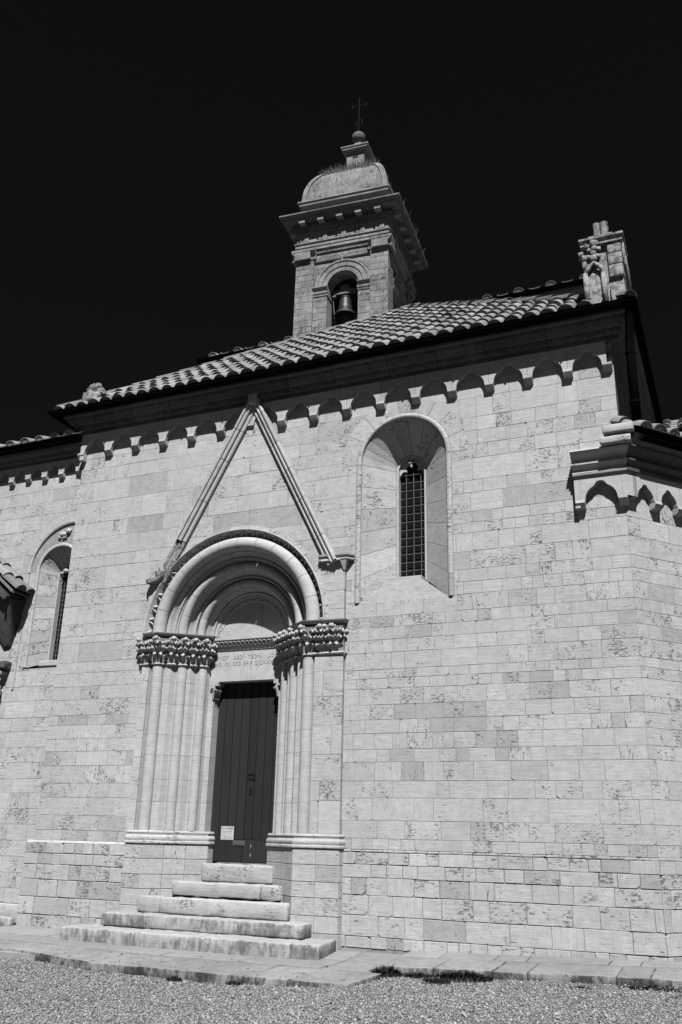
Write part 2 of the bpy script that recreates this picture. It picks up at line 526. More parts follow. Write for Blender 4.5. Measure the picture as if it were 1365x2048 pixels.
def blocks(parent, name, mat, fn, zl, u0, u1, holes=(), ratio=1.7, gap=0.0026, keep=300, outline=None, rough=0.0, dark=0.12, vflag=0.15, fix=None, minw=0.18, bev=0.0025, proud=0.004):
    """courses of stones as individual parts; the smallest past `keep` joined"""
    items = []
    for a, b in zip(zl[:-1], zl[1:]):
        h = b - a
        u = u0 - rng.uniform(0, .2)
        row = []
        while u < u1:
            w = max(minw, h * ratio * rng.choice((.55, .7, .85, 1, 1, 1.15, 1.4, 1.8)) * rng.uniform(.9, 1.1))
            w = min(w, 1.1)
            row.append([u, u + w]); u += w
        row[0][0] = u0
        while row and row[-1][0] > u1 - .12 and len(row) > 1: row.pop()
        row[-1][1] = u1
        if row[0][1] - row[0][0] < .1 and len(row) > 1:
            row[1][0] = u0; row.pop(0)
        for ua, ub in row:
            g = gap * rng.uniform(.35, 1.35) * (1 + rough * rng.random() * 2)
            j = lambda: rng.uniform(-1, 1) * gap * (.45 + rough * .8)
            P = [(ua + g + j(), a + g + j()), (ub - g + j(), a + g + j()), (ub - g + j(), b - g + j()), (ua + g + j(), b - g + j())]
            if ub - ua < 0.05 or b - a < 0.04: continue
            if rng.random() < .16 + rough * .5 and (ub - ua) > .2:      # knocked-off corner
                k = rng.randrange(4); p = P[k]; q = P[(k + 1) % 4]; r = P[k - 1]
                s_ = rng.uniform(.02, .05 + rough * .05)
                def tow(p, q, s):
                    l = hypot(q[0] - p[0], q[1] - p[1]); return (p[0] + (q[0] - p[0]) * s / l, p[1] + (q[1] - p[1]) * s / l)
                P = P[:k] + [tow(p, r, s_), tow(p, q, s_ * rng.uniform(.5, 1.2))] + P[k + 1:]
            PP = [P]
            if outline:
                for (A, B, C_) in outline:
                    PP = [c for c in (clip(p, A, B, C_) for p in PP) if c]
            n0 = len(PP)
            whole = True
            for h_ in holes:
                Q = subtract(PP, h_)
                if Q != PP: whole = False
                PP = Q
            ar = sum(area(p) for p in PP)
            if ar < 0.002: continue
            cx = sum(p[0] for p in PP[0]) / len(PP[0]); cz = sum(p[1] for p in PP[0]) / len(PP[0])
            w3 = fn(cx, cz, 0)
            items.append((ar * pxsize(w3) ** 2, PP, whole, rtone(dark, vflag), rng.uniform(0, proud)))
    items.sort(key=lambda t: -t[0])
    rest = MB()
    for i, (s_, PP, whole, tone, pr) in enumerate(items):
        mb = MB() if i < keep else rest
        mb.tone = tone
        for p in PP:
            if whole: mb.bevprism(p, fn, -0.05, pr, bev * (1 + rough))
            else: mb.prism(p, fn, -0.05, pr)
        if i < keep: put(mb, name, mat, parent)
    if len(items) > keep: put(rest, name, mat, parent, kind='stuff')

def sweep(mb, prof, path, closed_prof=True, cap=True):
    """prof: [(out, z)]; path: [(x,y)] ; out is to the right-hand side (-normal) of travel"""
    n = len(path); rows = []
    for i in range(n):
        p = Vector(path[i])
        def nrm(a, b):
            d = (Vector(b) - Vector(a)).normalized(); return Vector((d.y, -d.x))
        if i == 0: m_ = nrm(path[0], path[1]); k = 1
        elif i == n - 1: m_ = nrm(path[-2], path[-1]); k = 1
        else:
            n1, n2 = nrm(path[i - 1], path[i]), nrm(path[i], path[i + 1])
            m_ = (n1 + n2).normalized(); k = 1 / max(.3, m_.dot(n1))
        rows.append([(p.x + m_.x * o * k, p.y + m_.y * o * k, z) for o, z in prof])
    bs = mb.grid(rows, closed=closed_prof)
    if cap and closed_prof:
        L = len(prof)
        mb.face(*[bs[0] + k for k in range(L)][::-1]); mb.face(*[bs[-1] + k for k in range(L)])

def arc(mb, prof, cx, zc, a0, a1, n=8, capends=True, yb=0.0):
    """closed profile [(r, y)] swung about the horizontal y axis through (cx, zc)"""
    rows = []
    for k in range(n + 1):
        a = a0 + (a1 - a0) * k / n
        rows.append([(cx + r * cos(a), y + yb, zc + r * sin(a)) for r, y in prof])
    bs = mb.grid(rows, closed=True)
    if capends:
        L = len(prof)
        mb.face(*[bs[0] + k for k in range(L)]); mb.face(*[bs[-1] + k for k in range(L)][::-1])

def circ(cx, cy, r, n=12, a0=0, a1=2 * pi):
    return [(cx + r * cos(a0 + (a1 - a0) * k / n), cy + r * sin(a0 + (a1 - a0) * k / n)) for k in range(n if a1 - a0 > 6.28 else n + 1)]

# ================================================================== GROUND
GX = [-13, -11, -9, -7, -4.9, -4.6, -3.0, -1.0, 3.0]
GZ = [-.10, -.12, -.16, -.17, -.09, -.03, .03, .09, .12]
def gz(x, y):
    return float(np.interp(x, GX, GZ)) + 0.010 * noise.noise(Vector((x * .7, y * .7, 0)))
mb = MB()
xs = [-1500, -300, -60, -30] + [-20 + .5 * k for k in range(61)] + [30, 60, 300, 1500]
ysb = [-14, -13] + [-12 + .4 * k for k in range(36)] + [4, 12, 40, 300, 1500]
mb.grid([[(x, y, gz(x, y) if -20 < x < 12 and -14 < y < 4 else -0.16) for x in xs] for y in ysb])
solo(mb, 'gravel_ground', 'gravel_base', None, None, (0, 0, 0), smooth=True, kind='structure')
mb = MB()
mb.grid([[(x, y, -0.16) for x in (-1500, -60, 0, 60, 1500)] for y in (-1500, -200, -40, -14)])
solo(mb, 'unseen_dark_ground', 'low_bounce_ground', None, None, (0, 0, 0), kind='structure')  # unseen ground behind the camera, added dark to cut bounce light

# loose gravel: about 100k little stones over the strip the picture shows
nrg = np.random.default_rng(5)
NP = 112000
yy = -1.1 - 6.4 * nrg.random(NP) ** 0.85
xx = nrg.uniform(-11.5, 0.9, NP)
keepm = np.ones(NP, bool)
# only where the camera can see (plus a margin)
rel = np.stack([xx - CAM.x, yy - CAM.y, np.full(NP, -CAM.z)], 1)
fx = (rel @ np.array(Rv)) / (rel @ np.array(Fv)); fy = (rel @ np.array(Uv)) / (rel @ np.array(Fv))
keepm &= (np.abs(fx) < .46) & (fy > -.64)
plat = (xx < -4.83) & (yy > -2.34 + np.clip(-8.6 - xx, 0, 9) * .19)
kerbm = (xx >= -4.85) & (yy > -1.30)
onslab = (plat | kerbm)
spill = onslab & (nrg.random(NP) < .03)
keepm &= ~onslab | (spill & (yy < -1.15) & (nrg.random(NP) < np.exp(-(yy + 2.3) * 1.6)))
xx, yy = xx[keepm], yy[keepm]; n = len(xx)
zz = np.array([gz(a, b) for a, b in zip(xx, yy)])
up_ = onslab[keepm]; zz[up_] = np.where(xx[up_] < -4.83, .08, .11 + .0285 * (xx[up_] + 5.85)) + .05 * yy[up_]
octv = np.array([(1, 0, 0), (-1, 0, 0), (0, 1, 0), (0, -1, 0), (0, 0, 1), (0, 0, -1)], float)
octf = np.array([(0, 2, 4), (2, 1, 4), (1, 3, 4), (3, 0, 4), (2, 0, 5), (1, 2, 5), (3, 1, 5), (0, 3, 5)])
sz = 0.0095 * np.exp(nrg.normal(-.08, .36, n)) + .002
a = nrg.uniform(0, 2 * pi, n); el = nrg.uniform(.55, 1.0, n)
V = octv[None] * np.stack([sz * 1.35, sz, sz * el * .8], 1)[:, None, :]
V = V * nrg.uniform(.75, 1.25, (n, 6, 1))
ca, sa = np.cos(a)[:, None], np.sin(a)[:, None]
tx = nrg.normal(0, .35, n)[:, None]
X = V[:, :, 0] * ca - V[:, :, 1] * sa; Y = V[:, :, 0] * sa + V[:, :, 1] * ca; Z = V[:, :, 2] + tx * X
V = np.stack([X + xx[:, None], Y + yy[:, None], Z + (zz + sz * .45)[:, None]], 2).reshape(-1, 3)
Fc = (octf[None] + (np.arange(n) * 6)[:, None, None]).reshape(-1, 3)
me = bpy.data.meshes.new('gravel')
me.vertices.add(len(V)); me.vertices.foreach_set('co', V.ravel())
me.loops.add(len(Fc) * 3); me.loops.foreach_set('vertex_index', Fc.ravel())
me.polygons.add(len(Fc)); me.polygons.foreach_set('loop_start', np.arange(len(Fc)) * 3)
me.polygons.foreach_set('loop_total', np.full(len(Fc), 3))
me.update(calc_edges=True)
tn = np.repeat(np.clip(nrg.normal(.5, .17, n), .12, 1.0), 6)
at = me.attributes.new('tone', 'FLOAT_COLOR', 'POINT')
at.data.foreach_set('color', np.stack([tn, tn, tn, np.ones_like(tn)], 1).astype(np.float32).ravel())
me.materials.append(M['pebble'])
go = bpy.data.objects.new('gravel', me); COL.objects.link(go)
meta(go, 'loose pale gravel covering the forecourt in front of the church', 'gravel', None, 'stuff')

# ------------------------------------------------------------------ paving round the foot of the wall
pav = bpy.data.objects.new('pavement', None); COL.objects.link(pav); pav['kind'] = 'structure'
TILT = lambda x, y, z: (x, y, z + .05 * y)
mbb = MB(); mbb.box(-16.5, -4.9, -2.1, .1, -.35, .05, fn=TILT); mbb.box(-4.9, 2.2, -1.22, .05, -.3, .10, fn=TILT)
put(mbb, 'pavement_bed', 'mortar', pav)
def slab(x0, x1, y0, y1, top, th=.1, mat='paving', amp=.008, fn=TILT):
    mb = MB(); mb.tone = (0.5 * rng.uniform(.85, 1.06), 0, rng.random() * .5)
    mb.rbox((x0 + .005, y0 + .005, top - th), (x1 - .005, y1 - .005, top), r=.018, step=.11, amp=amp, seed=rng.random() * 20, fn=fn)
    put(mb, 'slab', mat, pav, smooth=True, autos=40)
# platform before the steps: the front edge falls back to the left, joints run slightly skew
def pfn(x, y, z):
    k = max(0, -8.6 - x) * .19 * min(1, max(0, (-.9 - y) / 1.3))
    return (x + (y + 1.0) * .16, y + k, z + .05 * (y + k))
edges = [-4.66, -5.5, -6.15, -6.9, -7.8, -8.7, -9.5, -10.5, -11.5, -12.8, -14.2]
for a, b in zip(edges[:-1], edges[1:]):
    slab(b, a, -2.37 + rng.uniform(-.03, .03), -1.52 + rng.uniform(-.03, .03), .08 + rng.uniform(-.006, .006), th=.22, mat='edge', fn=pfn)
for (a, b) in ((-4.72, -5.6), (-5.6, -6.9), (-6.9, -8.2), (-8.2, -9.6), (-9.6, -11.0), (-11.0, -12.5), (-12.5, -14.1), (-14.1, -15.8)):
    slab(b, a, -1.49, -.78, .083 + rng.uniform(-.005, .005), fn=pfn)
    slab(b, a, -.77, .02, .085 + rng.uniform(-.004, .004))
kx = [-4.86, -4.1, -3.3, -2.85, -1.75, -1.35, -0.3, .8, 2.0]
for i, (a, b) in enumerate(zip(kx[:-1], kx[1:])):
    kf = lambda x, y, z: (x + (y + .3) * .22 if False else x, y, z + .05 * y + .0285 * (x + 5.85))
    slab(a, b, -1.32 + rng.uniform(-.02, .02), -.5, .11 + rng.uniform(-.004, .004), th=.15, mat='edge', fn=kf)
    slab(a - .2 if i else a, b - .2, -.495, .04, .115, th=.12, fn=kf)

# ------------------------------------------------------------------ steps
steps = thing('stone_steps', 'five worn travertine steps with stained risers climbing to the dark door', 'steps', (-8.2, -.8, .08))
def stepstones(cuts, y0, y1, z0, z1, mat, amp=.007):
    for a, b in zip(cuts[:-1], cuts[1:]):
        st = bpy.data.objects.new('x', None)
        mb = MB(); mb.tone = (0.5 * rng.uniform(.92, 1.06), 0, rng.random() * .8)
        skew = (lambda x, y, z: (x - (max(0, y - y0)) * .12, y, z)) if (b == cuts[-1] and y0 < -.9) else None
        yj = rng.uniform(-.012, .012)
        mb.rbox((a + .003, y0 + yj, z0), (b - .003, y1, z1 + rng.uniform(-.006, .003)), r=.028, step=.07, amp=amp * 1.25, seed=rng.random() * 30, fn=(lambda x, y, z: skew(x, y, z)) if skew else None)
        put(mb, 'step_stone', mat, steps, smooth=True, autos=50)
        bpy.data.objects.remove(st)
stepstones([-10.53, -10.05, -9.1, -7.9, -6.35, -5.90], -1.02, -.02, -.08, .235, 'riser', .012)
stepstones([-10.13, -9.5, -6.42], -.53, -.02, .235, .445, 'riser', .010)
stepstones([-9.64, -9.2, -6.83], -.215, -.0, .445, .70, 'step', .012)
stepstones([-9.20, -7.5, -7.10], .10, .6, .70, .935, 'step', .012)
stepstones([-8.78, -7.40], .34, .95, .935, 1.22, 'step', .012)

# ================================================================== TRANSEPT
XL, XR = -12.2, -1.25
CX = -8.25                       # portal axis
tr = thing('church_transept', 'pale travertine church transept with hipped tile roof, arched corbels and tall round-headed window', 'church', (-6.7, 3, 0))
FP = plane_x(0.0)
zR = [9.07, 8.69, 8.43, 8.17, 7.91, 7.51, 7.28, 6.94, 6.74, 6.56, 6.24, 5.93, 5.72, 5.51, 5.24, 5.05, 4.84, 4.62, 4.34, 4.19, 4.02, 3.76, 3.52, 3.3, 3.05, 2.85, 2.56, 2.3, 1.96, 1.69, 1.53][::-1]
zL = [9.4, 9.12, 8.87, 8.57, 8.13, 7.66, 7.33, 6.94, 6.69, 6.23, 5.91, 5.54, 5.3, 5.16, 4.78, 4.57, 4.31, 4.06, 3.77, 3.58, 3.33, 3.1, 2.84, 2.53, 2.28, 1.97, 1.71, 1.53][::-1]
zP = [0.06, 0.13, 0.29, 0.58, 0.87, 1.12, 1.31, 1.49]
SL, SR = -10.12, -6.03           # doorway slab
slab_rect = [(SL, 0), (SR, 0), (SR, 6.32), (SL, 6.32)]
slab_tri = [(-9.82, 6.32), (-6.18, 6.32), (-8.02, 9.70)]
WX, WZ = -4.98, 8.09             # big window
win_rect = [(WX - .90, 5.50), (WX + .90, 5.50), (WX + .90, WZ), (WX - .90, WZ)]
win_disc = half_disc(WX, WZ, 1.20, 20)
win_hole = arch_poly(WX, WZ, .86, 5.50, 20)
holes = [slab_rect, slab_tri, win_rect, win_disc]
blocks(tr, 'stone_block', 'stone', FP, zR + [9.40, 9.72], -8.1, XR, holes, ratio=1.55, keep=195, outline=None)
blocks(tr, 'stone_block', 'stone', FP, zL + [9.72], XL, -8.1, holes, ratio=2.0, keep=105)
mb = MB()
wall_core(mb, XL + .01, XR - .01, 0, 10.0, FP, [arch_poly(CX, 5.23, 1.90, -.1), win_hole], .4)
put(mb, 'wall_core', 'mortar', tr)
# plinth
PP_ = plane_x(-.045)
blocks(tr, 'plinth_stone', 'stone', plane_x(-.03), zP[1:] + [1.53], SR, XR + .013, [], ratio=1.5, keep=200, rough=.22, gap=.0048, bev=.004, proud=.009, dark=.08)
blocks(tr, 'plinth_stone', 'stone', PP_, [.02] + zP[2:], XL - .13, SL, [], ratio=1.5, keep=90, rough=.3, gap=.005, bev=.005, proud=.012, dark=.25)
mb = MB()
mb.box(SR, XR + .0, -.022, .02, 0, 1.48); put(mb, 'plinth_core', 'mortar', tr)
mb = MB(); mb.box(XL - .12, SL, -.036, .4, 0, 1.47)
put(mb, 'plinth_core', 'mortar', tr)
u = XL - .13
while u < SL - .1:
    w = min(rng.uniform(.3, .7), SL - u)
    mb = MB(); mb.tone = rtone(.05); sweep(mb, [(-.02, 1.492), (.040, 1.492), (.034, 1.50), (.0015, 1.532), (-.02, 1.532)], [(u + .004, 0), (u + w - .004, 0)])
    put(mb, 'plinth_cap', 'stone', tr); u += w
# right flank (seen above the apse roof) and left flank
def flank(x0, sgn, y0, y1, z0, z1):
    fn = (lambda u, z, d: (x0 + d * sgn, u if sgn > 0 else -u, z))
    ua, ub = (y0, y1) if sgn > 0 else (-y1, -y0)
    mbc = MB(); wall_core(mbc, ua + .02, ub, z0, z1, fn, [], .3); put(mbc, 'flank_core', 'mortar', tr)
    zz_ = [z0]
    while zz_[-1] < z1: zz_.append(zz_[-1] + rng.uniform(.28, .4))
    zz_[-1] = z1
    blocks(tr, 'flank_stone', 'dark_stone' if sgn > 0 else 'stone', fn, zz_, ua, ub, [], keep=60)  # right side takes the darker stone, painting in its eave shade
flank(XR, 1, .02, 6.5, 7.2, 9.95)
flank(XL, -1, .02, 2.4, 0.0, 9.95)

# ---- corbel table
def arch_z(u, zs, h):
    """u in -1..1 : round arch with a little raised crown"""
    b = sqrt(max(0, 1 - u * u)) * h * .82
    if abs(u) < .42: b += h * .20 * sqrt(1 - (u / .42) ** 2)
    return zs + b
def corbel_table(parent, fn, xs_, zs, ztop, proud, cw, arch_h, cor_h, mat='carved', first=True, last=True):
    """xs_: corbel centres; fn(u,z,d)"""
    for i, (a, b) in enumerate(zip(xs_[:-1], xs_[1:])):
        mb = MB(); mb.tone = rtone(.1)
        l, r = a + cw / 2, b - cw / 2
        hw = (r - l) / 2; c = (l + r) / 2
        mb.box(a + .003, l, 0, 1, 0, 1, fn=lambda x, y, z: fn(x, zs + (ztop - zs) * z, proud if y < .5 else 0))
        mb.box(r, b - .003, 0, 1, 0, 1, fn=lambda x, y, z: fn(x, zs + (ztop - zs) * z, proud if y < .5 else 0))
        n_ = 14
        us = [-cos(pi * k / n_) for k in range(n_ + 1)]
        us = sorted(set([round(q, 4) for q in us] + [-.42, .42]))
        rowF = [fn(c + hw * q, arch_z(q, zs, arch_h), proud) for q in us]
        rowT = [fn(c + hw * q, ztop, proud) for q in us]
        rowB = [fn(c + hw * q, arch_z(q, zs, arch_h), 0) for q in us]
        mb.grid([rowT, rowF][::-1]); mb.grid([rowF, rowB][::-1])
        put(mb, 'corbel_arch', mat, parent)
    for i, x in enumerate(xs_):
        if (i == 0 and not first) or (i == len(xs_) - 1 and not last): continue
        mb = MB(); mb.tone = rtone(.1)
        w = cw * .92
        P = [(0, zs - .003), (proud * 1.12, zs - .003), (proud * 1.12, zs - cor_h * .30), (proud * .85, zs - cor_h * .45), (proud * .45, zs - cor_h * .8), (0, zs - cor_h)]
        if rng.random() < .3: P = [(0, zs - .003), (proud * 1.1, zs - .003), (proud * 1.2, zs - cor_h * .4), (proud * .9, zs - cor_h * .85), (0, zs - cor_h)]
        a_ = mb.vs([fn(x - w / 2, z, d) for d, z in P]); b_ = mb.vs([fn(x + w / 2, z, d) for d, z in P]); L = len(P)
        mb.face(*[a_ + k for k in range(L)]); mb.face(*[b_ + k for k in range(L)][::-1])
        for k in range(L): mb.face(a_ + (k + 1) % L, a_ + k, b_ + k, b_ + (k + 1) % L)
        put(mb, 'corbel', mat, parent)
cxs = [XL + .02] + [-11.49 + .6786 * i for i in range(15)] + [XR - .09]
corbel_table(tr, FP, cxs, 9.25, 9.70, .11, .165, .30, .125, last=True)
mb = MB(); mb.tone = rtone(0, 0); mb.box(XL, XL + .10, -.116, .0, 9.08, 9.70); put(mb, 'corner_strip', 'stone', tr)
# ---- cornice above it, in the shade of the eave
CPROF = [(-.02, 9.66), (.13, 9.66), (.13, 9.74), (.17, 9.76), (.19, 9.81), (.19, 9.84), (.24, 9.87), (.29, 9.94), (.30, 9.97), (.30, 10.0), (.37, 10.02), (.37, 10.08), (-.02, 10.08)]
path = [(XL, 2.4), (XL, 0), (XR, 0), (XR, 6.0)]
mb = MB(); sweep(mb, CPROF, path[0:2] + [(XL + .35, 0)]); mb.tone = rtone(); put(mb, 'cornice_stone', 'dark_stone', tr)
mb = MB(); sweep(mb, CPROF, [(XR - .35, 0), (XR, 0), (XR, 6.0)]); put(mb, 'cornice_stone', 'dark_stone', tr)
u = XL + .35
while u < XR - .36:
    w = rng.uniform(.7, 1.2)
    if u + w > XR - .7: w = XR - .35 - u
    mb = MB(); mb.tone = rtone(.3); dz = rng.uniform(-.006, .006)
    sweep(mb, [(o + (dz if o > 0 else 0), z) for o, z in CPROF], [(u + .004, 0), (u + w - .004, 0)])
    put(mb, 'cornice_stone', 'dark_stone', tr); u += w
mb = MB(); mb.box(XL - .3, XR + .3, -.42, 6, 10.06, 10.12); put(mb, 'eave_board', 'gutter', tr)
# ---- gutter and downpipe
def gutter_path(parent, path, zc, r, mat='gutter'):
    pr = [(-r - .02, 0.02)] + [(r * cos(pi + pi * k / 8), r * sin(pi + pi * k / 8)) for k in range(9)] + [(r + .012, .012), (r, .018), (r - .008, .0)] + [((r - .012) * cos(2 * pi - pi * k / 8), (r - .012) * sin(2 * pi - pi * k / 8)) for k in range(9)]
    mb = MB(); sweep(mb, [(o, zc + z) for o, z in pr], path)
    return put(mb, 'gutter', mat, parent, smooth=True, autos=40)
GO = .47
gutter_path(tr, [(XL - .55, 2.4), (XL - .55, -GO), (XR + .40, -GO), (XR + .40, 6.0)], 10.115, .085)
mb = MB(); sweep(mb, [(0, 10.10), (.05, 10.10), (.05, 10.16), (0, 10.16)], [(XL - .52, -.40), (XR + .38, -.40)]); put(mb, 'gutter_board', 'gutter', tr)
for x in [XL + .8 + .95 * k for k in range(12)]:
    mb = MB(); pts = [(x, -GO + .095 * cos(pi + pi * k / 8), 10.115 + .095 * sin(pi + pi * k / 8)) for k in range(9)]
    mb.tube(pts, .012, 5); put(mb, 'gutter_bracket', 'gutter', tr)
mb = MB(); mb.tube([(-.86, -.42, 10.06), (-.88, -.38, 9.95), (-.93, -.25, 9.6), (-.95, -.2, 9.3), (-.95, -.2, 7.85)], .075, 12); put(mb, 'downpipe', 'gutter', tr, smooth=True)
for z in (9.3, 8.4):
    mb = MB(); mb.lathe([(.075, -.02), (.088, -.02), (.088, .02), (.075, .02)], (-.95, -.2, z), 12); put(mb, 'pipe_collar', 'gutter', tr)

# ---- window
def roll_frame(parent, cx, zc, zb, y0, ri, ro, mat='column', name='frame_stone'):
    rm, rr = (ri + ro) / 2, (ro - ri) / 2
    prof = [(ro, y0 + .04), (ro, y0 - .004)] + [(rm + rr * .85 * cos(a), y0 - .004 - rr * .55 * sin(a)) for a in [pi * k / 7 for k in range(8)]] + [(ri, y0 + .05)]
    cuts = [0.0, .32, .75, 1.2, 1.62, 2.05, 2.5, 2.85, pi]
    for a, b in zip(cuts[:-1], cuts[1:]):
        mb = MB(); mb.tone = rtone(.02, 0); arc(mb, prof, cx, zc, a + .003, b - .003, 6); put(mb, name, mat, parent, smooth=True, autos=50)
    for sgn in (-1, 1):
        z = zb
        while z < zc - .01:
            h = rng.uniform(.25, .6)
            if z + h > zc - .2: h = zc - z
            mb = MB(); mb.tone = rtone(.02, 0)
            rows = [[(cx + sgn * r, y, zz_) for r, y in prof] for zz_ in (z + .002, z + h - .002)]
            bs = mb.grid(rows, closed=True); L = len(prof)
            mb.face(*[bs[0] + k for k in range(L)]); mb.face(*[bs[1] + k for k in range(L)])
            put(mb, name, mat, parent, smooth=True, autos=50); z += h
def curve_pts(cx, zc, hw, zb, n=16, zcuts=()):
    left = [(cx - hw, z) for z in [zb] + list(zcuts)]
    ar = [(cx - hw * cos(pi * k / n), zc + hw * sin(pi * k / n)) for k in range(n + 1)]
    right = [(cx + hw, z) for z in ([zb] + list(zcuts))[::-1]]
    return left + ar + right
def splay(parent, cx, zo, zi, Ro, Ri, zbo, zbi, y0, y1, mat='stone', cuts=6, n=15):
    fr = [k / cuts for k in range(1, cuts)]
    A = curve_pts(cx, zo, Ro, zbo, n, [zbo + (zo - zbo) * f for f in fr])
    B = curve_pts(cx, zi, Ri, zbi, n, [zbi + (zi - zbi) * f for f in fr])
    k = 0; L = len(A)
    groups = [(i, i + 1) for i in range(cuts)]
    st = cuts
    while st < cuts + n: groups.append((st, min(st + (2 if n < 16 else 2), cuts + n))); st += 2
    groups += [(i, i + 1) for i in range(cuts + n, L - 1)]
    for a, b in groups:
        if a == b: continue
        mb = MB(); mb.tone = rtone(.25, .2)
        e = .0035
        rows = []
        for q in range(a, b + 1):
            pa, pb = Vector(A[q]), Vector(B[q])
            if q == a and q > 0:
                pa = pa + (Vector(A[q + 1]) - pa).normalized() * e; pb = pb + (Vector(B[q + 1]) - pb).normalized() * e
            if q == b and q < L - 1:
                pa = pa + (Vector(A[q - 1]) - pa).normalized() * e; pb = pb + (Vector(B[q - 1]) - pb).normalized() * e
            rows.append([(pa.x, y0, pa.y), (pb.x, y1, pb.y)])
        mb.grid(rows)
        # thickness to the joint depth
        cen = Vector((cx, 0))
        for q, s_ in ((0, 1), (-1, -1)):
            r0 = rows[q]
            out = [(p[0] + (p[0] - cx) * .04, p[1] + .012, p[2] + (.02 if p[2] > zo else 0)) for p in r0]
            mb.grid([r0, out] if s_ > 0 else [out, r0])
        put(mb, 'splay_stone', mat, parent)
    # mortar behind the joints
    mb = MB(); mb.grid([[(p[0] + (p[0] - cx) * .02, y0 + .012, p[1] + .01), (q[0] + (q[0] - cx) * .04, y1 + .012, q[1] + .01)] for p, q in zip(A, B)])
    put(mb, 'splay_core', 'mortar', parent)

win = MB()
wf = MB()
cxw = WX
window = put(MB_ if False else (lambda m_: (m_.box(WX - .26, WX + .26, .58, .61, 5.85, 8.4), m_)[1])(MB()), 'window', 'glass', tr, label='dark leaded glass behind the iron grille')
roll_frame(window, WX, WZ, 5.50, 0.0, .79, .895, 'stone')
splay(window, WX, WZ, 8.05, .79, .29, 5.50, 5.93, .02, .45)
# voussoirs round the head
va_ = [0, .33, .72, 1.02, 1.33, 1.66, 1.93, 2.25, 2.62, pi]
for a, b in zip(va_[:-1], va_[1:]):
    ro = 1.197
    P = [(WX + .90 * cos(a + .004), WZ + .90 * sin(a + .004)), (WX + ro * cos(a + .004), WZ + ro * sin(a + .004)), (WX + ro * 1.01 * cos((a + b) / 2), WZ + ro * 1.01 * sin((a + b) / 2)),
         (WX + ro * cos(b - .004), WZ + ro * sin(b - .004)), (WX + .90 * cos(b - .004), WZ + .90 * sin(b - .004)), (WX + .90 * cos((a + b) / 2), WZ + .90 * sin((a + b) / 2))]
    mb = MB(); mb.tone = rtone(.25, .2); mb.prism(P, FP, -.05, .004); put(mb, 'voussoir', 'stone', window)
# filler ring behind voussoirs
mb = MB(); arc(mb, [(.88, -.0), (1.21, -.0), (1.21, .05), (.88, .05)], WX, WZ, 0, pi, 20, yb=.003); put(mb, 'voussoir_bed', 'mortar', window)
# slit reveal, head, sill
zi = 8.05
A = curve_pts(WX, zi, .285, 5.93, 14); B = curve_pts(WX, zi - .01, .245, 5.93, 14)
mb = MB(); mb.grid([[(p[0], .45, p[1]), (q[0], .453, q[1]), (q[0], .60, q[1])] for p, q in zip(A, B)]); put(mb, 'slit_frame', 'column', window, smooth=True, autos=50)
mb = MB(); mb.rbox((WX - .31, .06, 5.80), (WX + .31, .6, 5.925), .01, .1, .003); put(mb, 'sill', 'step', window)
mb = MB(); mb.tone = rtone(0, .0)
mb.prism([(WX - .79, 5.5), (WX + .79, 5.5), (WX + .31, 5.86), (WX - .31, 5.86)], lambda u, z, d: (u, .012 - d, z), -.03, .0); put(mb, 'sill_apron', 'stone', window)
# cusped head
mb = MB()
for sg in (-1, 1):
    P = [(WX + sg * .25, 7.95), (WX + sg * .25, 8.21), (WX + sg * .05, 8.31), (WX + sg * .07, 8.19), (WX + sg * .12, 8.12), (WX + sg * .10, 8.04), (WX + sg * .17, 8.05)]
    for k in range(1, len(P) - 1):
        T = [P[0], P[k], P[k + 1]]
        if area(T) < 0: T = T[::-1]
        mb.prism(T, lambda u, z, d: (u, .50 - d, z), -.06, 0)
put(mb, 'cusp', 'carved', window)
mb = MB(); mb.blob((WX - .01, .46, 8.19), .05, 2, .3, 3, 2, (1.1, .8, .8)); mb.blob((WX, .46, 8.13), .03, 1, .3, 3, 5, (1, .8, 1.6)); mb.blob((WX - .07, .47, 8.21), .022, 1); mb.blob((WX + .07, .47, 8.21), .022, 1)
put(mb, 'carved_boss', 'carved', window, smooth=True)
for k in range(3):
    x = WX - .125 + .14 * k + rng.uniform(-.003, .003)
    mb = MB(); mb.tube([(x, .53, 5.93), (x + .004, .53, 7.0), (x, .53, 8.12)], .0048, 5); put(mb, 'grille_bar', 'bars', window)
for k in range(14):
    z = 6.0 + .152 * k
    mb = MB(); mb.tube([(WX - .245, .52, z), (WX + .245, .52, z + rng.uniform(-.006, .006))], .0045, 5); put(mb, 'grille_bar', 'bars', window)

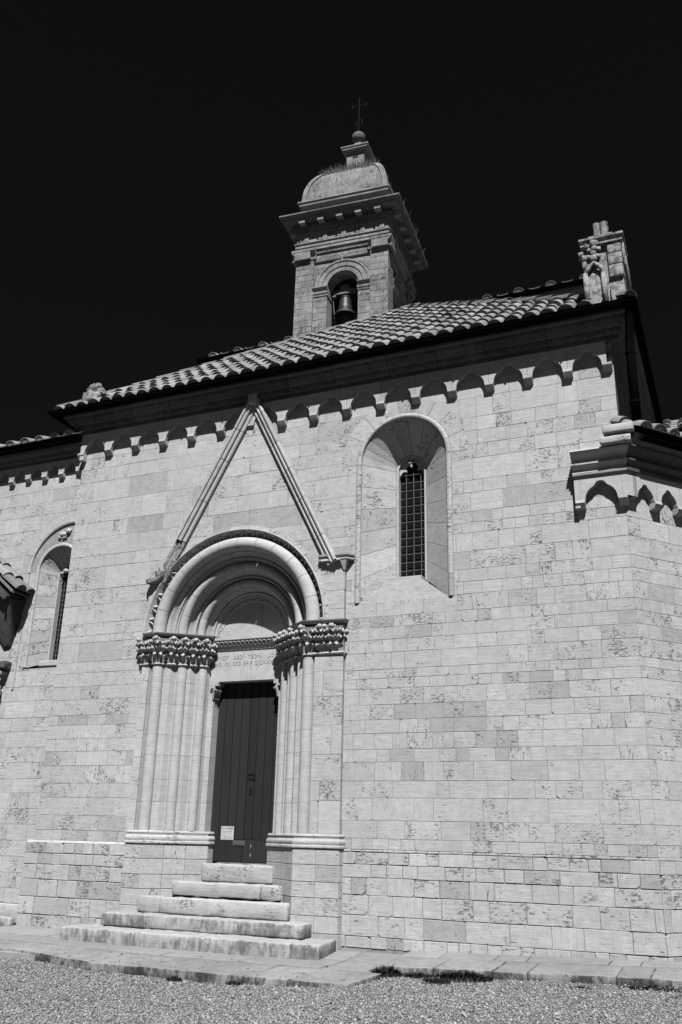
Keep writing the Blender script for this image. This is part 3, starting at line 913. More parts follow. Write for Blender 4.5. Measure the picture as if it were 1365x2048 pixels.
# ---- hipped tile roof
SLOPE = 0.79; EX0, EX1, EY, EZ = XL - .55, XR + .42, -.45, 10.14
HALF = (EX1 - EX0) / 2
mb = MB()
apx = ((EX0 + EX1) / 2, EY + HALF, EZ + SLOPE * HALF)
i = mb.vs([(EX0, EY, EZ - .02), (EX1, EY, EZ - .02), (apx[0], apx[1], apx[2] - .02), (EX0, EY + 2 * HALF, EZ - .02), (EX1, EY + 2 * HALF, EZ - .02), (EX0, EY, EZ - .1), (EX1, EY, EZ - .1)])
for f in ((0, 1, 2), (1, 4, 2), (4, 3, 2), (3, 0, 2), (0, 5, 6, 1)): mb.face(*[i + k for k in f])
roof = put(mb, 'roof', 'tile_edge', tr)
def cover_mesh(name, r0, r1, L, seg=7, th=.016, mat='tile', cap=True):
    mb = MB(); rows = []
    for t in (0, .5, 1):
        r = r0 + (r1 - r0) * t
        rows.append([(r * cos(pi * k / seg), L * t, r * .85 * sin(pi * k / seg)) for k in range(seg + 1)])
    inn = [[(x * (1 - th / r0), y, z - th if z > th else 0) for x, y, z in rw] for rw in rows]
    mb.grid([r[::-1] for r in rows]); mb.grid(inn)
    mb.grid([rows[0], inn[0]][::1])
    if cap:
        i_ = mb.vs([(x * .93, .012, z * .93 - .004) for x, y, z in rows[0]]); mb.face(*[i_ + k for k in range(len(rows[0]))])
    return mb.mesh(name, mat, smooth=True, autos=50)
def pan_mesh(name, w, L, mat='tile'):
    mb = MB()
    P = [(-w / 2, .035), (-w / 2 + .015, .012), (-w / 4, 0), (w / 4, 0), (w / 2 - .015, .012), (w / 2, .035)]
    mb.grid([[(x, 0, z) for x, z in P], [(x, L, z) for x, z in P]]); mb.grid([[(x, 0, z - .02) for x, z in P], [(x, 0, z) for x, z in P]])
    return mb.mesh(name, mat)
covers = [cover_mesh('cover_tile', .128 + .008 * k, .108 + .004 * k, .58) for k in range(3)]
pans = [pan_mesh('pan_tile', .28, .58)]
TH = math.atan(SLOPE)
ncol = 39; pitch = (EX1 - EX0) / ncol; rowp = .56
def lay_tiles(parent, origin, ux, uy, slope, cols, pitch, rows_of, cov=covers, pan=pans, rowp=.52, lift=.0, maxn=300, skip=None):
    """ux: along eave, uy: horizontal uphill direction; rows_of(c)->(start,end) in plan distance"""
    ux = Vector(ux).normalized(); uy = Vector(uy).normalized(); th = math.atan(slope)
    along = (uy * cos(th) + Vector((0, 0, 1)) * sin(th)).normalized(); nrm = ux.cross(along).normalized()
    cnt = 0
    for c in range(cols):
        c0 = (c + .5) * pitch
        s0, s1 = rows_of(c0)
        L = (s1 - s0) / cos(th)
        k = 0
        while k * rowp < L - .12:
            base = Vector(origin) + ux * c0 + uy * s0 + Vector((0, 0, slope * s0)) + along * (k * rowp - .05) + nrm * (.02 + lift)
            tilt = .045 + rng.uniform(-.012, .02); yaw = rng.uniform(-.05, .05)
            R0 = Matrix((ux, along, nrm)).transposed()
            Rt = R0 @ Euler((-tilt, 0, yaw)).to_matrix()
            if cnt < maxn:
                o = inst(rng.choice(cov), 'cover_tile', parent, base + nrm * .035, Rt.to_euler(), (1, 1, 1))
            b2 = base + ux * (pitch / 2) + nrm * .05
            if cnt < maxn: inst(pan[0], 'pan_tile', parent, b2, (R0 @ Euler((-.03, 0, yaw * .4)).to_matrix()).to_euler())
            cnt += 1; k += 1
    return cnt
lay_tiles(roof, (EX0, EY, EZ), (1, 0, 0), (0, 1, 0), SLOPE, ncol, pitch, lambda c: (0, max(.12, min(c, (EX1 - EX0) - c) - .05)), rowp=.50, lift=-.03)
hipm = cover_mesh('hip_tile', .13, .11, .66, mat='moss_tile')
mb = MB(); mb.rbox((-.17, 0, -.03), (.17, .66, .035), .012, .2, .006, 3); hips = [mb.mesh('hip_slab', 'tile'), hipm]
for sgn, x0 in ((1, EX0), (-1, EX1)):
    d = Vector((sgn, 1, SLOPE)); ln = d.length * HALF; d.normalize()
    side = d.cross(Vector((0, 0, 1))).normalized(); up = side.cross(d)
    k = 0
    while k * .58 < ln - .2:
        p = Vector((x0, EY, EZ)) + d * (k * .58 + .05) + up * .06
        Rm = Matrix((side, d, up)).transposed() @ Euler((-.05, 0, rng.uniform(-.06, .06))).to_matrix()
        inst(hips[0 if sgn > 0 else 1], 'hip_tile', roof, p, Rm.to_euler()); k += 1

# ================================================================== PORTAL
po = thing('church_portal', 'carved stone doorway with stepped columns, leafy capitals, round arch orders and tall pointed gable', 'portal', (CX, 0, .1))
SY = -.07
SP = plane_x(SY)
arch_hole = arch_poly(CX, 5.23, 1.93, -.1, 40)
# slab stones beside and above the arch
def gable_out():
    return None
blocks(po, 'slab_stone', 'stone', SP, [1.74, 2.25, 2.56, 2.98, 3.45, 3.92, 4.35, 4.66], SL, CX, [[(-9.955, 0), (CX + 1, 0), (CX + 1, 5), (-9.955, 5)]], ratio=.6, keep=60, minw=.1, dark=.04)
blocks(po, 'slab_stone', 'stone', SP, [1.74, 2.25, 2.56, 2.98, 3.45, 3.92, 4.35, 4.66], CX, SR, [[(CX - 1, 0), (-6.56, 0), (-6.56, 5), (CX - 1, 5)]], ratio=2.0, keep=60, dark=.04)
zg = [5.16, 5.42, 5.75, 6.05, 6.32, 6.74, 7.05, 7.45, 7.78, 8.2, 8.55, 9.0, 9.35, 9.7]
tri_outline = []
for (p, q) in zip(slab_tri, slab_tri[1:] + slab_tri[:1]):
    a, b = (q[1] - p[1]), -(q[0] - p[0]); tri_outline.append((a, b, a * p[0] + b * p[1]))
blocks(po, 'slab_stone', 'stone', SP, zg[:5], SL, SR, [arch_hole], ratio=1.6, keep=80, dark=.08)
blocks(po, 'gable_stone', 'stone', SP, zg[4:], -9.82, -6.18, [arch_hole], ratio=1.8, keep=80, outline=tri_outline, dark=.15)
mb = MB()
Pc = subtract([[(SL + .006, 1.6), (SR - .006, 1.6), (SR - .006, 6.315), (SL + .006, 6.315)]], arch_hole)
Pc = [q for p in Pc for q in subtract([p], [(-9.95, 0), (-6.55, 0), (-6.55, 5.2), (-9.95, 5.2)])]
for p in Pc + subtract([slab_tri], arch_hole): mb.prism(p, SP, -.09, -.012)
put(mb, 'slab_core', 'mortar', po)
mb = MB(); mb.box(SL, SR, SY + .02, -.005, 0.05, 1.6) if False else None
# gable mouldings
def gmould(p0, p1, side, cuts, mat='column', broken=None):
    """raking moulding from p0 (low) to p1 (high); profile across (inward) and out"""
    p0 = Vector(p0); p1 = Vector(p1); d = (p1 - p0); L = d.length; d.normalize()
    nin = Vector((d.y, -d.x)) if side < 0 else Vector((-d.y, d.x))       # towards the gable field
    prof = [(-.02, 0), (-.02, .24), (.02, .265), (.05, .25), (.06, .21), (.085, .20), (.115, .225), (.145, .20), (.155, .14), (.185, .13), (.20, .15), (.225, .155), (.25, .13), (.255, .07), (.26, 0)]
    prof = [(x * .80, y * .60 - (.01 if y == 0 else 0)) for x, y in prof]
    for k, (a, b) in enumerate(zip(cuts[:-1], cuts[1:])):
        mb = MB(); mb.tone = rtone(.1, 0)
        pr = prof; mt = mat
        if broken and k < broken:
            pr = [(x, y * (.62 if x < .12 else .8)) for x, y in prof]; mt = 'lichen'
        n_ = max(2, int((b - a) * L / .12)); rows = []
        for j in range(n_ + 1):
            t = a + .0015 + (b - a - .003) * j / n_
            c = p0 + d * (t * L)
            row = []
            for x, y in pr:
                w = c + nin * x
                yy_ = SY + .02 - y
                if mt == 'lichen' and y > 0: yy_ += .03 * noise.noise(Vector((w.x * 9, x * 20, w.y * 9))); 
                elif y > .02: yy_ += .004 * noise.noise(Vector((w.x * 6, x * 10, w.y * 6)))
                row.append((w.x, yy_, w.y))
            rows.append(row)
        bs = mb.grid(rows, closed=True); Lp = len(pr)
        mb.face(*[bs[0] + q for q in range(Lp)]); mb.face(*[bs[-1] + q for q in range(Lp)][::-1])
        put(mb, 'gable_moulding', mt, po, smooth=True, autos=35)
AP = (-8.02, 9.90)
gmould((-9.93, 6.28), (AP[0] + .00, AP[1]), -1, [0, .105, .21, .42, .64, .80, .93, 1.0], broken=2)
gmould((-6.17, 6.28), (AP[0] - .00, AP[1]), 1, [0, .14, .35, .52, .68, .87, 1.0])
# kneelers: right one whole, left one broken
mb = MB(); mb.tone = rtone(0, 0)
sweep(mb, [(-.0, 6.28), (.075, 6.28), (.085, 6.30), (.065, 6.32), (.07, 6.345), (.10, 6.36), (.105, 6.39), (.0, 6.41)], [(-6.52, SY), (SR + .02, SY), (SR + .10, .02)])
put(mb, 'gable_kneeler', 'column', po, smooth=True, autos=35)
mb = MB(); mb.tone = rtone(0, 0); mb.tube([(-6.46, SY - .08, 6.28), (-6.09, SY - .08, 6.28)], .02, 8); put(mb, 'kneeler_roll', 'column', po, smooth=True, autos=60)
mb = MB(); mb.tone = rtone(0, 0)
mb.grid([[(-6.10, SY, 6.27), (-6.10, SY - .07, 6.27), (SR + .05, SY - .07, 6.27), (SR + .06, .0, 6.27)], [(-6.06, SY, 6.10), (-6.05, SY - .02, 6.10), (SR + .01, SY - .02, 6.10), (SR, .0, 6.10)]]); put(mb, 'kneeler_bracket', 'carved', po)
mb = MB(); mb.tone = (.44, 0, .8)
kn = lambda x, y, z: (x, y, z + (x + 9.95) * .45)
mb.rbox((-10.13, SY - .13, 6.20), (-9.76, SY + .03, 6.33), .05, .03, .05, 3, fn=kn)
mb.rbox((-10.15, SY - .12, 6.20), (-10.02, SY + .03, 6.30), .04, .03, .04, 8)
mb.rbox((-9.95, SY - .11, 6.26), (-9.78, SY + .03, 6.44), .05, .03, .05, 5, fn=kn)
put(mb, 'broken_kneeler', 'lichen', po, smooth=True)
# apex block
mb = MB(); mb.tone = (.47, 0, .7); mb.rbox((-8.12, SY - .17, 9.62), (-7.93, SY + .02, 9.85), .03, .05, .016, 3); put(mb, 'gable_apex_stone', 'stone', po, smooth=True, autos=60)

# arch orders
AZ = 5.23
def order(name, prof, cuts, mat='column', n=7, dark=.03):
    for a, b in zip(cuts[:-1], cuts[1:]):
        mb = MB(); mb.tone = rtone(dark, 0)
        arc(mb, prof, CX, AZ, a + .0025, b - .0025, n)
        put(mb, name, mat, po, smooth=True, autos=40)
def cuts_(n_, j=.12):
    c = [0] + [pi * (k + rng.uniform(-j, j)) / n_ for k in range(1, n_)] + [pi]; return c
order('hood_stone', [(1.935, .0), (1.935, SY - .008), (1.90, SY - .012), (1.865, SY - .012), (1.865, SY), (1.86, .0)], cuts_(13), 'stone')
order('hood_lip', [(1.865, .02), (1.865, SY - .05), (1.85, SY - .06), (1.835, SY - .045), (1.80, .01), (1.76, .05), (1.70, .08)], cuts_(13), 'carved')
big = [(1.60 + .127 * cos(t), .0 - .127 * sin(t)) for t in [(-0.35 + k * (pi + .7) / 14) for k in range(15)]]
order('arch_roll', big + [(1.50, .12), (1.70, .12)], cuts_(12), 'column', 6)
order('arch_hollow', [(1.52, .06), (1.475, .055), (1.455, .065), (1.435, .11), (1.405, .155), (1.365, .185), (1.33, .19), (1.325, .20), (1.325, .32), (1.52, .32)], cuts_(9), 'column', 8)
r2 = [(1.235 + .088 * cos(t), .235 - .088 * sin(t)) for t in [(-0.5 + k * (pi + 1.0) / 12) for k in range(13)]]
order('arch_roll', r2 + [(1.17, .33), (1.30, .33)], cuts_(10), 'column', 7)
order('arch_hollow', [(1.30, .29), (1.165, .285), (1.15, .30), (1.135, .36), (1.10, .41), (1.065, .425), (1.055, .43), (1.055, .56), (1.30, .56)], cuts_(8), 'column', 8)
r3 = [(.975 + .078 * cos(t), .475 - .078 * sin(t)) for t in [(-0.5 + k * (pi + 1.0) / 12) for k in range(13)]]
order('arch_roll', r3 + [(.92, .56), (1.03, .56)], cuts_(9), 'column', 7)
order('arch_hollow', [(1.03, .53), (.905, .525), (.89, .54), (.875, .60), (.84, .65), (.80, .67), (.74, .675), (.735, .68), (.735, .86), (1.03, .86)], cuts_(7), 'column', 8)
for r_, y_ in ((1.375, .165), (1.075, .405), (.82, .655)):
    order('arch_fillet', [(r_ + .024 * cos(t), y_ - .024 * sin(t)) for t in [2 * pi * k / 8 for k in range(8)]], cuts_(9), 'column', 7)
order('lunette_border', [(.76, .70), (.74, .695), (.665, .70), (.655, .71), (.655, .86), (.76, .86)], cuts_(7), 'column', 8)
# solid backing so no light leaks between orders
mb = MB(); arc(mb, [(1.95, .02), (1.72, .14), (1.51, .14), (1.50, .34), (1.33, .34), (1.30, .58), (1.06, .58), (1.03, .88), (.7, .88), (.7, 1.1), (2.3, 1.1), (2.3, .02)], CX, AZ, 0, pi, 30); put(mb, 'arch_core', 'mortar', po)
# carved leaves in the hood, scrolls in the lunette border
def leaf(mb, base, out, up, side, h, w, curl, seed=0, th=.018):
    """plump leaf bending outward: base point, unit vectors"""
    base = Vector(base); out = Vector(out); up = Vector(up); side = Vector(side)
    rows = []
    T = [0, .2, .42, .62, .78, .9, 1.0, 1.0]
    for j, t in enumerate(T):
        o = .012 + curl * t ** 2.4; z = h * (t - .12 * max(0, t - .75) * 4)
        if j == 7: z -= h * .10; o -= curl * .08
        ww = w * (.30 + .75 * sin(min(1, t * 1.05) * pi * .62)) * (1 if j < 6 else .62 if j == 6 else .3)
        tt = th * (.7 + 1.0 * t)
        c = base + out * o + up * z
        tang = (out * curl * 2.4 * max(t, .05) ** 1.4 + up * h).normalized(); nn = side.cross(tang).normalized()
        if nn.dot(out) < 0: nn = -nn
        rows.append([c + side * (ww * .5 * cos(a)) + nn * (tt * sin(a)) + nn * (-.012 * abs(cos(a))) for a in [2 * pi * q / 8 for q in range(8)]])
    bs = mb.grid(rows, closed=True)
    mb.face(*[bs[-1] + q for q in range(8)])
mb = MB()
nl = 46
for k in range(nl):
    a = pi * (k + .5) / nl
    rad = Vector((cos(a), 0, sin(a))); tan = Vector((-sin(a), 0, cos(a)))
    c = Vector((CX, 0, AZ)) + rad * 1.745
    sw = .5 if k % 2 else -.5
    mb.tone = (.5, 0, rng.random())
    leaf(mb, c + Vector((0, -.01, 0)), Vector((0, -1, 0)), (rad + tan * sw).normalized(), tan, .10, .07, .045)
put(mb, 'leaf_carving', 'carved', po, smooth=True, autos=60, kind='stuff')
mb = MB()
for k in range(24):
    a = pi * (k + .5) / 24
    rad = Vector((cos(a), 0, sin(a))); tan = Vector((-sin(a), 0, cos(a))); c = Vector((CX, .70, AZ)) + rad * .70
    pts = [c + tan * (.045 * (t - .5) * 2) + rad * (.022 * sin(t * 2 * pi) * (1 if k % 2 else -1)) - Vector((0, .004, 0)) for t in [q / 8 for q in range(9)]]
    mb.tube(pts, .009, 5)
    if k % 2: mb.blob(c + rad * .03 - Vector((0, .008, 0)), .014, 1)
put(mb, 'scroll_carving', 'carved', po, smooth=True, kind='stuff')
# tympanum: three stones
ty = half_disc(CX, AZ, .68, 24)
for (a, b, sgn) in ((-9, -8.05, 0), (-8.05, -7.2, 0)):
    P = clip(clip(ty, 1, 0, b - .003), -1, 0, -(a + .003))
    mb = MB(); mb.tone = (.5 * rng.uniform(.97, 1.05), 0, .2); mb.prism(P, plane_x(.715), -.14, 0); put(mb, 'tympanum_stone', 'column', po)
# band under the tympanum
mb = MB(); mb.tone = (.5, 0, .3)
sweep(mb, [(-.9, 5.17), (-.03, 5.17), (-.02, 5.19), (-.35, 5.235), (-.9, 5.235)] if False else [(-.4, 4.97), (.0, 4.97), (.02, 5.0), (.05, 5.04), (.085, 5.09), (.10, 5.13), (.12, 5.14), (.12, 5.19), (-.2, 5.24), (-.4, 5.24)], [(-9.02, .62), (-7.48, .62)])
put(mb, 'lintel_band', 'column', po, smooth=True, autos=30)
mb = MB()
for k in range(17):
    x = -8.98 + .09 * k + .02
    mb.tone = (.5, 0, rng.random())
    pts = [(x + .038 * cos(a), .62 - .075 - .045 * (sin(a) * .5 + .5) * 1.0, 5.065 + .038 * sin(a)) for a in [2 * pi * q / 10 for q in range(11)]]
    mb.tube(pts, .009, 5); mb.blob((x + .045, .62 - .06, 5.02), .016, 1)
put(mb, 'leaf_carving', 'carved', po, smooth=True, kind='stuff')
# lintel
for (a, b) in ((-9.02, -8.17), (-8.17, -7.48)):
    mb = MB(); mb.tone = (.52, 1, rng.random() * .4)
    mb.rbox((a + .002, .60, 4.375), (b - .002, 1.0, 4.965), .006, .2, .001); lint = put(mb, 'lintel_stone', 'column', po)
def text_mesh(txt, size, parent, mat, at, name='inscription', rotz=0, ext=.0015, name2=None):
    cu = bpy.data.curves.new(name, 'FONT'); cu.body = txt; cu.size = size; cu.extrude = ext; cu.align_x = 'CENTER'; cu.space_character = 1.15; cu.space_line = .9; cu.offset = 0.0
    to = bpy.data.objects.new(name, cu); COL.objects.link(to)
    dg = bpy.context.evaluated_depsgraph_get(); me = bpy.data.meshes.new_from_object(to.evaluated_get(dg))
    COL.objects.unlink(to); bpy.data.objects.remove(to)
    me.materials.clear(); me.materials.append(M[mat])
    o = bpy.data.objects.new(name, me); COL.objects.link(o); o.parent = parent
    o.location = Vector(at) - worg(parent); o.rotation_euler = (pi / 2, 0, rotz)
    return o
for line, z in (("OPVCP · AED · TEDNI · LOCT", 4.785), ("ARI PSI SED EPIP QQXXXVI", 4.665)):
    o = text_mesh(line, .105, po, 'cut', (-8.28, .5965, z)); o.scale = (.92, 1.0, 1.0)
for q in range(3):
    mb = MB(); mb.blob((-8.76 + .04 * q, .598, 4.60), .008, 1, 0, squash=(1, .3, 1)); put(mb, "incised_dot", "cut", po)
# jambs: stepped embrasure, one stone per course
def mir(p, s): return (p[0] if s < 0 else 2 * CX - p[0], p[1])
EMB = [(-9.94, SY), (-9.92, -.01), (-9.71, .03), (-9.575, .035), (-9.56, .045), (-9.505, .15), (-9.34, .255), (-9.275, .255), (-9.26, .27), (-9.205, .385), (-9.05, .49), (-9.03, .58), (-9.01, .60), (-8.93, .60), (-8.93, .92)]
zj = [1.74, 2.22, 2.60, 3.02, 3.38, 3.92, 4.32, 4.66]
for s in (-1, 1):
    for a, b in zip(zj[:-1], zj[1:]):
        mb = MB(); mb.tone = (.5 * rng.uniform(.94, 1.06), 0, rng.random() * .7)
        rows = [[(*mir(p, s), z) for p in EMB] for z in (a + .002, b - .002)]
        mb.grid(rows if s < 0 else [r for r in rows[::-1]])
        inn = [[(p[0] + s * .012, p[1] + .012, p[2]) for p in r] for r in rows]
        mb.grid([rows[0], inn[0]]); mb.grid([inn[1], rows[1]])
        put(mb, 'jamb_stone', 'column', po)
    mb = MB(); rows = [[(mir(p, s)[0] + s * .012, p[1] + .012, z) for p in EMB] for z in (1.5, 5.2)]
    mb.grid(rows); put(mb, 'jamb_core', 'mortar', po)
    mb = MB(); xa, xb = (-10.2, -8.9) if s < 0 else (-7.6, -6.3)
    mb.box(xa, xb, .98, 1.1, 0, 6.5); put(mb, 'jamb_back', 'dark', po)
# columns, in drums
cols = [(-9.80, .0, .108), (-9.425, .235, .098), (-9.125, .47, .088)]
for s in (-1, 1):
    for ci, (x, y, r) in enumerate(cols):
        x, y = mir((x, y), s)
        zc_ = [1.74] + [z + rng.uniform(-.01, .01) for z in ((2.22, 3.02, 3.38, 3.92, 4.32) if ci != 1 else (2.22, 2.6, 3.02, 3.38, 3.92, 4.32))] + [4.62]
        first = None
        for a, b in zip(zc_[:-1], zc_[1:]):
            mb = MB(); mb.tone = (.5 * rng.uniform(.96, 1.04), 0, rng.random() * .6)
            mb.lathe([(r - .015, .0015), (r, .0015), (r, b - a - .0015), (r - .015, b - a - .0015)], (x, y, a), 22)
            if first is None: first = put(mb, 'column', 'column', po, smooth=True, autos=40)
            else: put(mb, 'drum', 'column', first, smooth=True, autos=40)
# base mouldings and pedestals follow the splay
PED = {-1: [(-10.12, -.0), (-10.05, -.15), (-9.70, -.15), (-8.84, .60), (-8.84, .82)], }
PED[1] = [(2 * CX - x, y) for x, y in PED[-1]][::-1]
PED[1][-1] = (SR + .06, .0); PED[1][-2] = (SR + .03, -.15)
BP = [(-.2, 1.52), (.012, 1.52), (.026, 1.535), (.026, 1.56), (.012, 1.575), (.020, 1.60), (.022, 1.63), (.008, 1.655), (-.006, 1.665), (-.006, 1.69), (.004, 1.705), (.0, 1.725), (-.02, 1.74), (-.2, 1.74)]
for s in (-1, 1):
    path = PED[s]
    mb = MB(); mb.tone = (.5, 0, .6); sweep(mb, BP, path if s < 0 else path); put(mb, 'base_moulding', 'stone', po, smooth=True, autos=35)
    zz_ = [.06, .30, .54, .80, 1.03, 1.28, 1.52]
    segs = []
    for k in range(len(path) - 1):
        p, q = Vector(path[k]), Vector(path[k + 1]); L = (q - p).length
        nseg = max(1, int(round(L / .42)))
        for j in range(nseg): segs.append((p + (q - p) * (j / nseg), p + (q - p) * ((j + 1) / nseg)))
    for a, b in zip(zz_[:-1], zz_[1:]):
        for p, q in segs:
            ang = atan2((q - p).y, (q - p).x); fn = plane_dir(p.x, p.y, ang); L = (q - p).length
            mb = MB(); mb.tone = rtone(.12); g = .004
            mb.bevprism([(g * .5, a + g), (L - g * .5, a + g), (L - g * .5, b - g), (g * .5, b - g)], fn, -.03, rng.uniform(0, .004), .005)
            put(mb, 'pedestal_stone', 'stone', po)
    mb = MB(); sweep(mb, [(-.22, .0), (-.01, .0), (-.01, 1.53), (-.22, 1.53)], path); put(mb, 'pedestal_core', 'mortar', po)
# capitals
def capital(x, y, r, nrm, z0=4.62, big=1.0, square=False, edge=False):
    nrm = Vector((nrm[0], nrm[1], 0)).normalized(); sd_ = Vector((-nrm.y, nrm.x, 0))
    mb = MB(); mb.tone = (.5 * rng.uniform(.9, 1.05), 0, rng.random())
    c = Vector((x, y, 0))
    # necking ring
    mb.lathe([(r * .9, .0), (r + .022, .008), (r + .030, .025), (r + .022, .042), (r, .05)], (x, y, z0), 16)
    mb.lathe([(r, .045), (r * 1.02, .12), (r * 1.15, .26), (r * 1.45, .40), (r * 1.7, .47)], (x, y, z0), 14)
    for row, (zz_, h, w, cu, cnt, off) in enumerate(((.05, .17, .085, .085, 7, 0), (.17, .17, .10, .125, 7, .5), (.30, .13, .095, .15, 6, 0))):
        for k in range(cnt):
            a = (k + off - cnt / 2 + .25) * (2 * pi / (cnt + 3.5)) if not edge else (k + off - 3) * .6
            d = nrm * cos(a) + sd_ * sin(a)
            if d.dot(nrm) < -.25: continue
            tang = Vector((-d.y, d.x, 0))
            b = c + d * (r * (1 + .1 * row)) + Vector((0, 0, z0 + zz_))
            leaf(mb, b, d, (0, 0, 1), tang, h * rng.uniform(.92, 1.05), w * big * rng.uniform(.9, 1.1), cu * big, th=.026)
    # rosette under the abacus, with two little volutes
    f = c + nrm * (r + .15) + Vector((0, 0, z0 + .475))
    mb.blob(f, .05, 2, .35, 4, x * 7, (1, 1, .9))
    for q in (-1, 1):
        v = f + sd_ * (.05 * q) - Vector((0, 0, .012)) - nrm * .015
        mb.tube([v + sd_ * (.028 * (1 - t * .7) * cos(t * 9) * q) + Vector((0, 0, .028 * (1 - t * .7) * sin(t * 9))) for t in [i_ / 10 for i_ in range(11)]], .010, 5)
    put(mb, 'capital', 'carved', po, smooth=True, autos=60)
for s in (-1, 1):
    dn = Vector((.62 * -s, -.78)) if True else None
    pos = [(-9.80, .0, .108, (.25, -1)), (-9.575, .10, .085, (.5, -.8)), (-9.425, .235, .098, (.6, -.8)), (-9.265, .34, .08, (.6, -.8)), (-9.125, .47, .088, (.65, -.75))]
    for (x, y, r, nv) in pos:
        X, Y = mir((x, y), s); capital(X, Y, r, (nv[0] * -s, nv[1]))
    # corner of the pier
    X, Y = mir((-10.06, .0), s)
    capital(X, Y, .07, (s * .5, -1), big=.95)
    if s > 0:
        capital(-6.42, .0, .075, (0, -1)); capital(-6.22, .0, .075, (0.1, -1))
    ab = [(-10.14, .02), (-10.11, -.16), (-9.74, -.19), (-8.93, .44), (-8.93, .70)]
    ab = [mir(p, s) for p in ab]
    if s > 0: ab = ab[::-1]
    if s > 0: ab[-1] = (SR + .05, .02); ab[-2] = (SR + .04, -.14)
    mb = MB(); mb.tone = (.47, 0, .5)
    sweep(mb, [(-.35, 5.165), (-.03, 5.165), (-.015, 5.18), (.005, 5.20), (.012, 5.222), (-.1, 5.235), (-.35, 5.235)], ab); put(mb, 'abacus', 'carved', po, smooth=True, autos=30)
    mb = MB(); mb.tone = (.45, 0, .5)
    sweep(mb, [(-.3, 4.98), (-.10, 4.98), (-.05, 5.12), (-.3, 5.12)], ab); put(mb, 'capital_core', 'carved', po)
mb = MB(); mb.tone = (.5, 0, .5); mb.tube([(-10.16, SY, 4.645), (-9.95, SY - .02, 4.645)], .022, 6); put(mb, 'necking', 'carved', po)
mb = MB(); mb.tone = (.5, 0, .5); mb.tube([(-6.60, SY - .01, 4.65), (SR + .02, SY - .02, 4.65), (SR + .03, .02, 4.65)], .026, 6); put(mb, 'necking', 'carved', po)
# small consoles under the lintel
for s in (-1, 1):
    mb = MB(); mb.tone = (.45, 0, .4)
    x0 = -8.93 if s < 0 else -7.57
    sg = -s
    mb.box(min(x0, x0 + sg * .10), max(x0, x0 + sg * .10), .56, .9, 4.30, 4.372)
    mb.box(min(x0 - sg * .06, x0 + sg * .04), max(x0 - sg * .06, x0 + sg * .04), .545, .9, 4.255, 4.30)
    for k in range(4):
        leaf(mb, (x0 + sg * (.0 + .012 * k), .58 + .05 * k, 4.06), (sg * .8, -.6, 0), (0, 0, 1), (.6 * sg, .8, 0), .2, .06, .06)
    put(mb, 'console', 'carved', po, smooth=True, autos=40)
# ---- door
dx0, dx1, dz0, dz1 = -8.93, -7.565, 1.24, 4.38
door = put((lambda m_: (m_.box(dx0, dx1, .835, .88, dz0, dz1), m_)[1])(MB()), 'door', 'iron_far', po, label='dark double plank door')
npl = 8; pw = (dx1 - dx0) / npl
for k in range(npl):
    mb = MB(); g = .007 if k != 4 else .012
    mb.rbox((dx0 + pw * k + g, .795 + rng.uniform(-.003, .003), 1.62), (dx0 + pw * (k + 1) - .006, .832, dz1 - .01), .004, .4, 0)
    put(mb, 'plank', 'wood', door)
for k in (0, 1):
    mb = MB(); a = dx0 + .004 + (dx1 - dx0) / 2 * k; mb.rbox((a, .780, dz0 + .01), (a + (dx1 - dx0) / 2 - .01, .83, 1.615), .005, .3, 0); put(mb, 'kick_rail', 'wood', door)
hx, hz = -8.15, 2.70
mb = MB(); mb.tube([(hx - .05, .785, hz + .03), (hx - .055, .768, hz - .02), (hx + .045, .768, hz - .03), (hx + .055, .785, hz + .02)], .007, 6); mb.box(hx - .055, hx + .06, .785, .796, hz + .02, hz + .04); mb.blob((hx + .06, .78, hz - .05), .018, 1)
put(mb, 'handle', 'iron_far', door)
mb = MB(); mb.box(hx - .025, hx + .03, .785, .797, 2.38, 2.50); put(mb, 'keyhole_plate', 'iron_far', door)
mb = MB(); mb.rbox((-8.44, .768, 1.52), (-8.20, .781, 1.605), .004, .3, 0); mb.rbox((-8.415, .762, 1.538), (-8.225, .769, 1.588), .003, .3, 0); put(mb, 'letter_plate', 'brass', door)
mb = MB(); mb.tube([(-8.24 + .16, .785, 1.55), (-8.24 + .163, .78, 1.50)], .006, 5); mb.tube([(-8.08, .785, 1.40), (-8.08, .78, 1.35)], .006, 5); put(mb, 'bolt', 'paper', door)

# ---- notice taped to the door
nt_ = thing('paper_notice', 'white paper notice taped low on the left leaf of the dark door', 'notice', (-8.57, .78, 1.60))
mb = MB(); mb.box(-8.70, -8.44, .7885, .7915, 1.61, 1.84); sh = put(mb, 'sheet', 'paper', nt_)
mb = MB()
for z, a, b in ((1.755, -8.685, -8.475), (1.725, -8.675, -8.475), (1.69, -8.685, -8.60), (1.665, -8.635, -8.47), (1.64, -8.685, -8.48)):
    x = a
    while x < b:
        w = rng.uniform(.008, .03); mb.box(x, min(b, x + w), .7866, .7884, z - .003, z + .003); x += w + .006
put(mb, 'printed_lines', 'graypen', nt_)
o = text_mesh("Dominica", .036, nt_, 'graypen', (-8.635, .7872, 1.797), 'heading')
o = text_mesh("TEM", .05, nt_, 'ink', (-8.505, .7872, 1.785), 'handwriting')

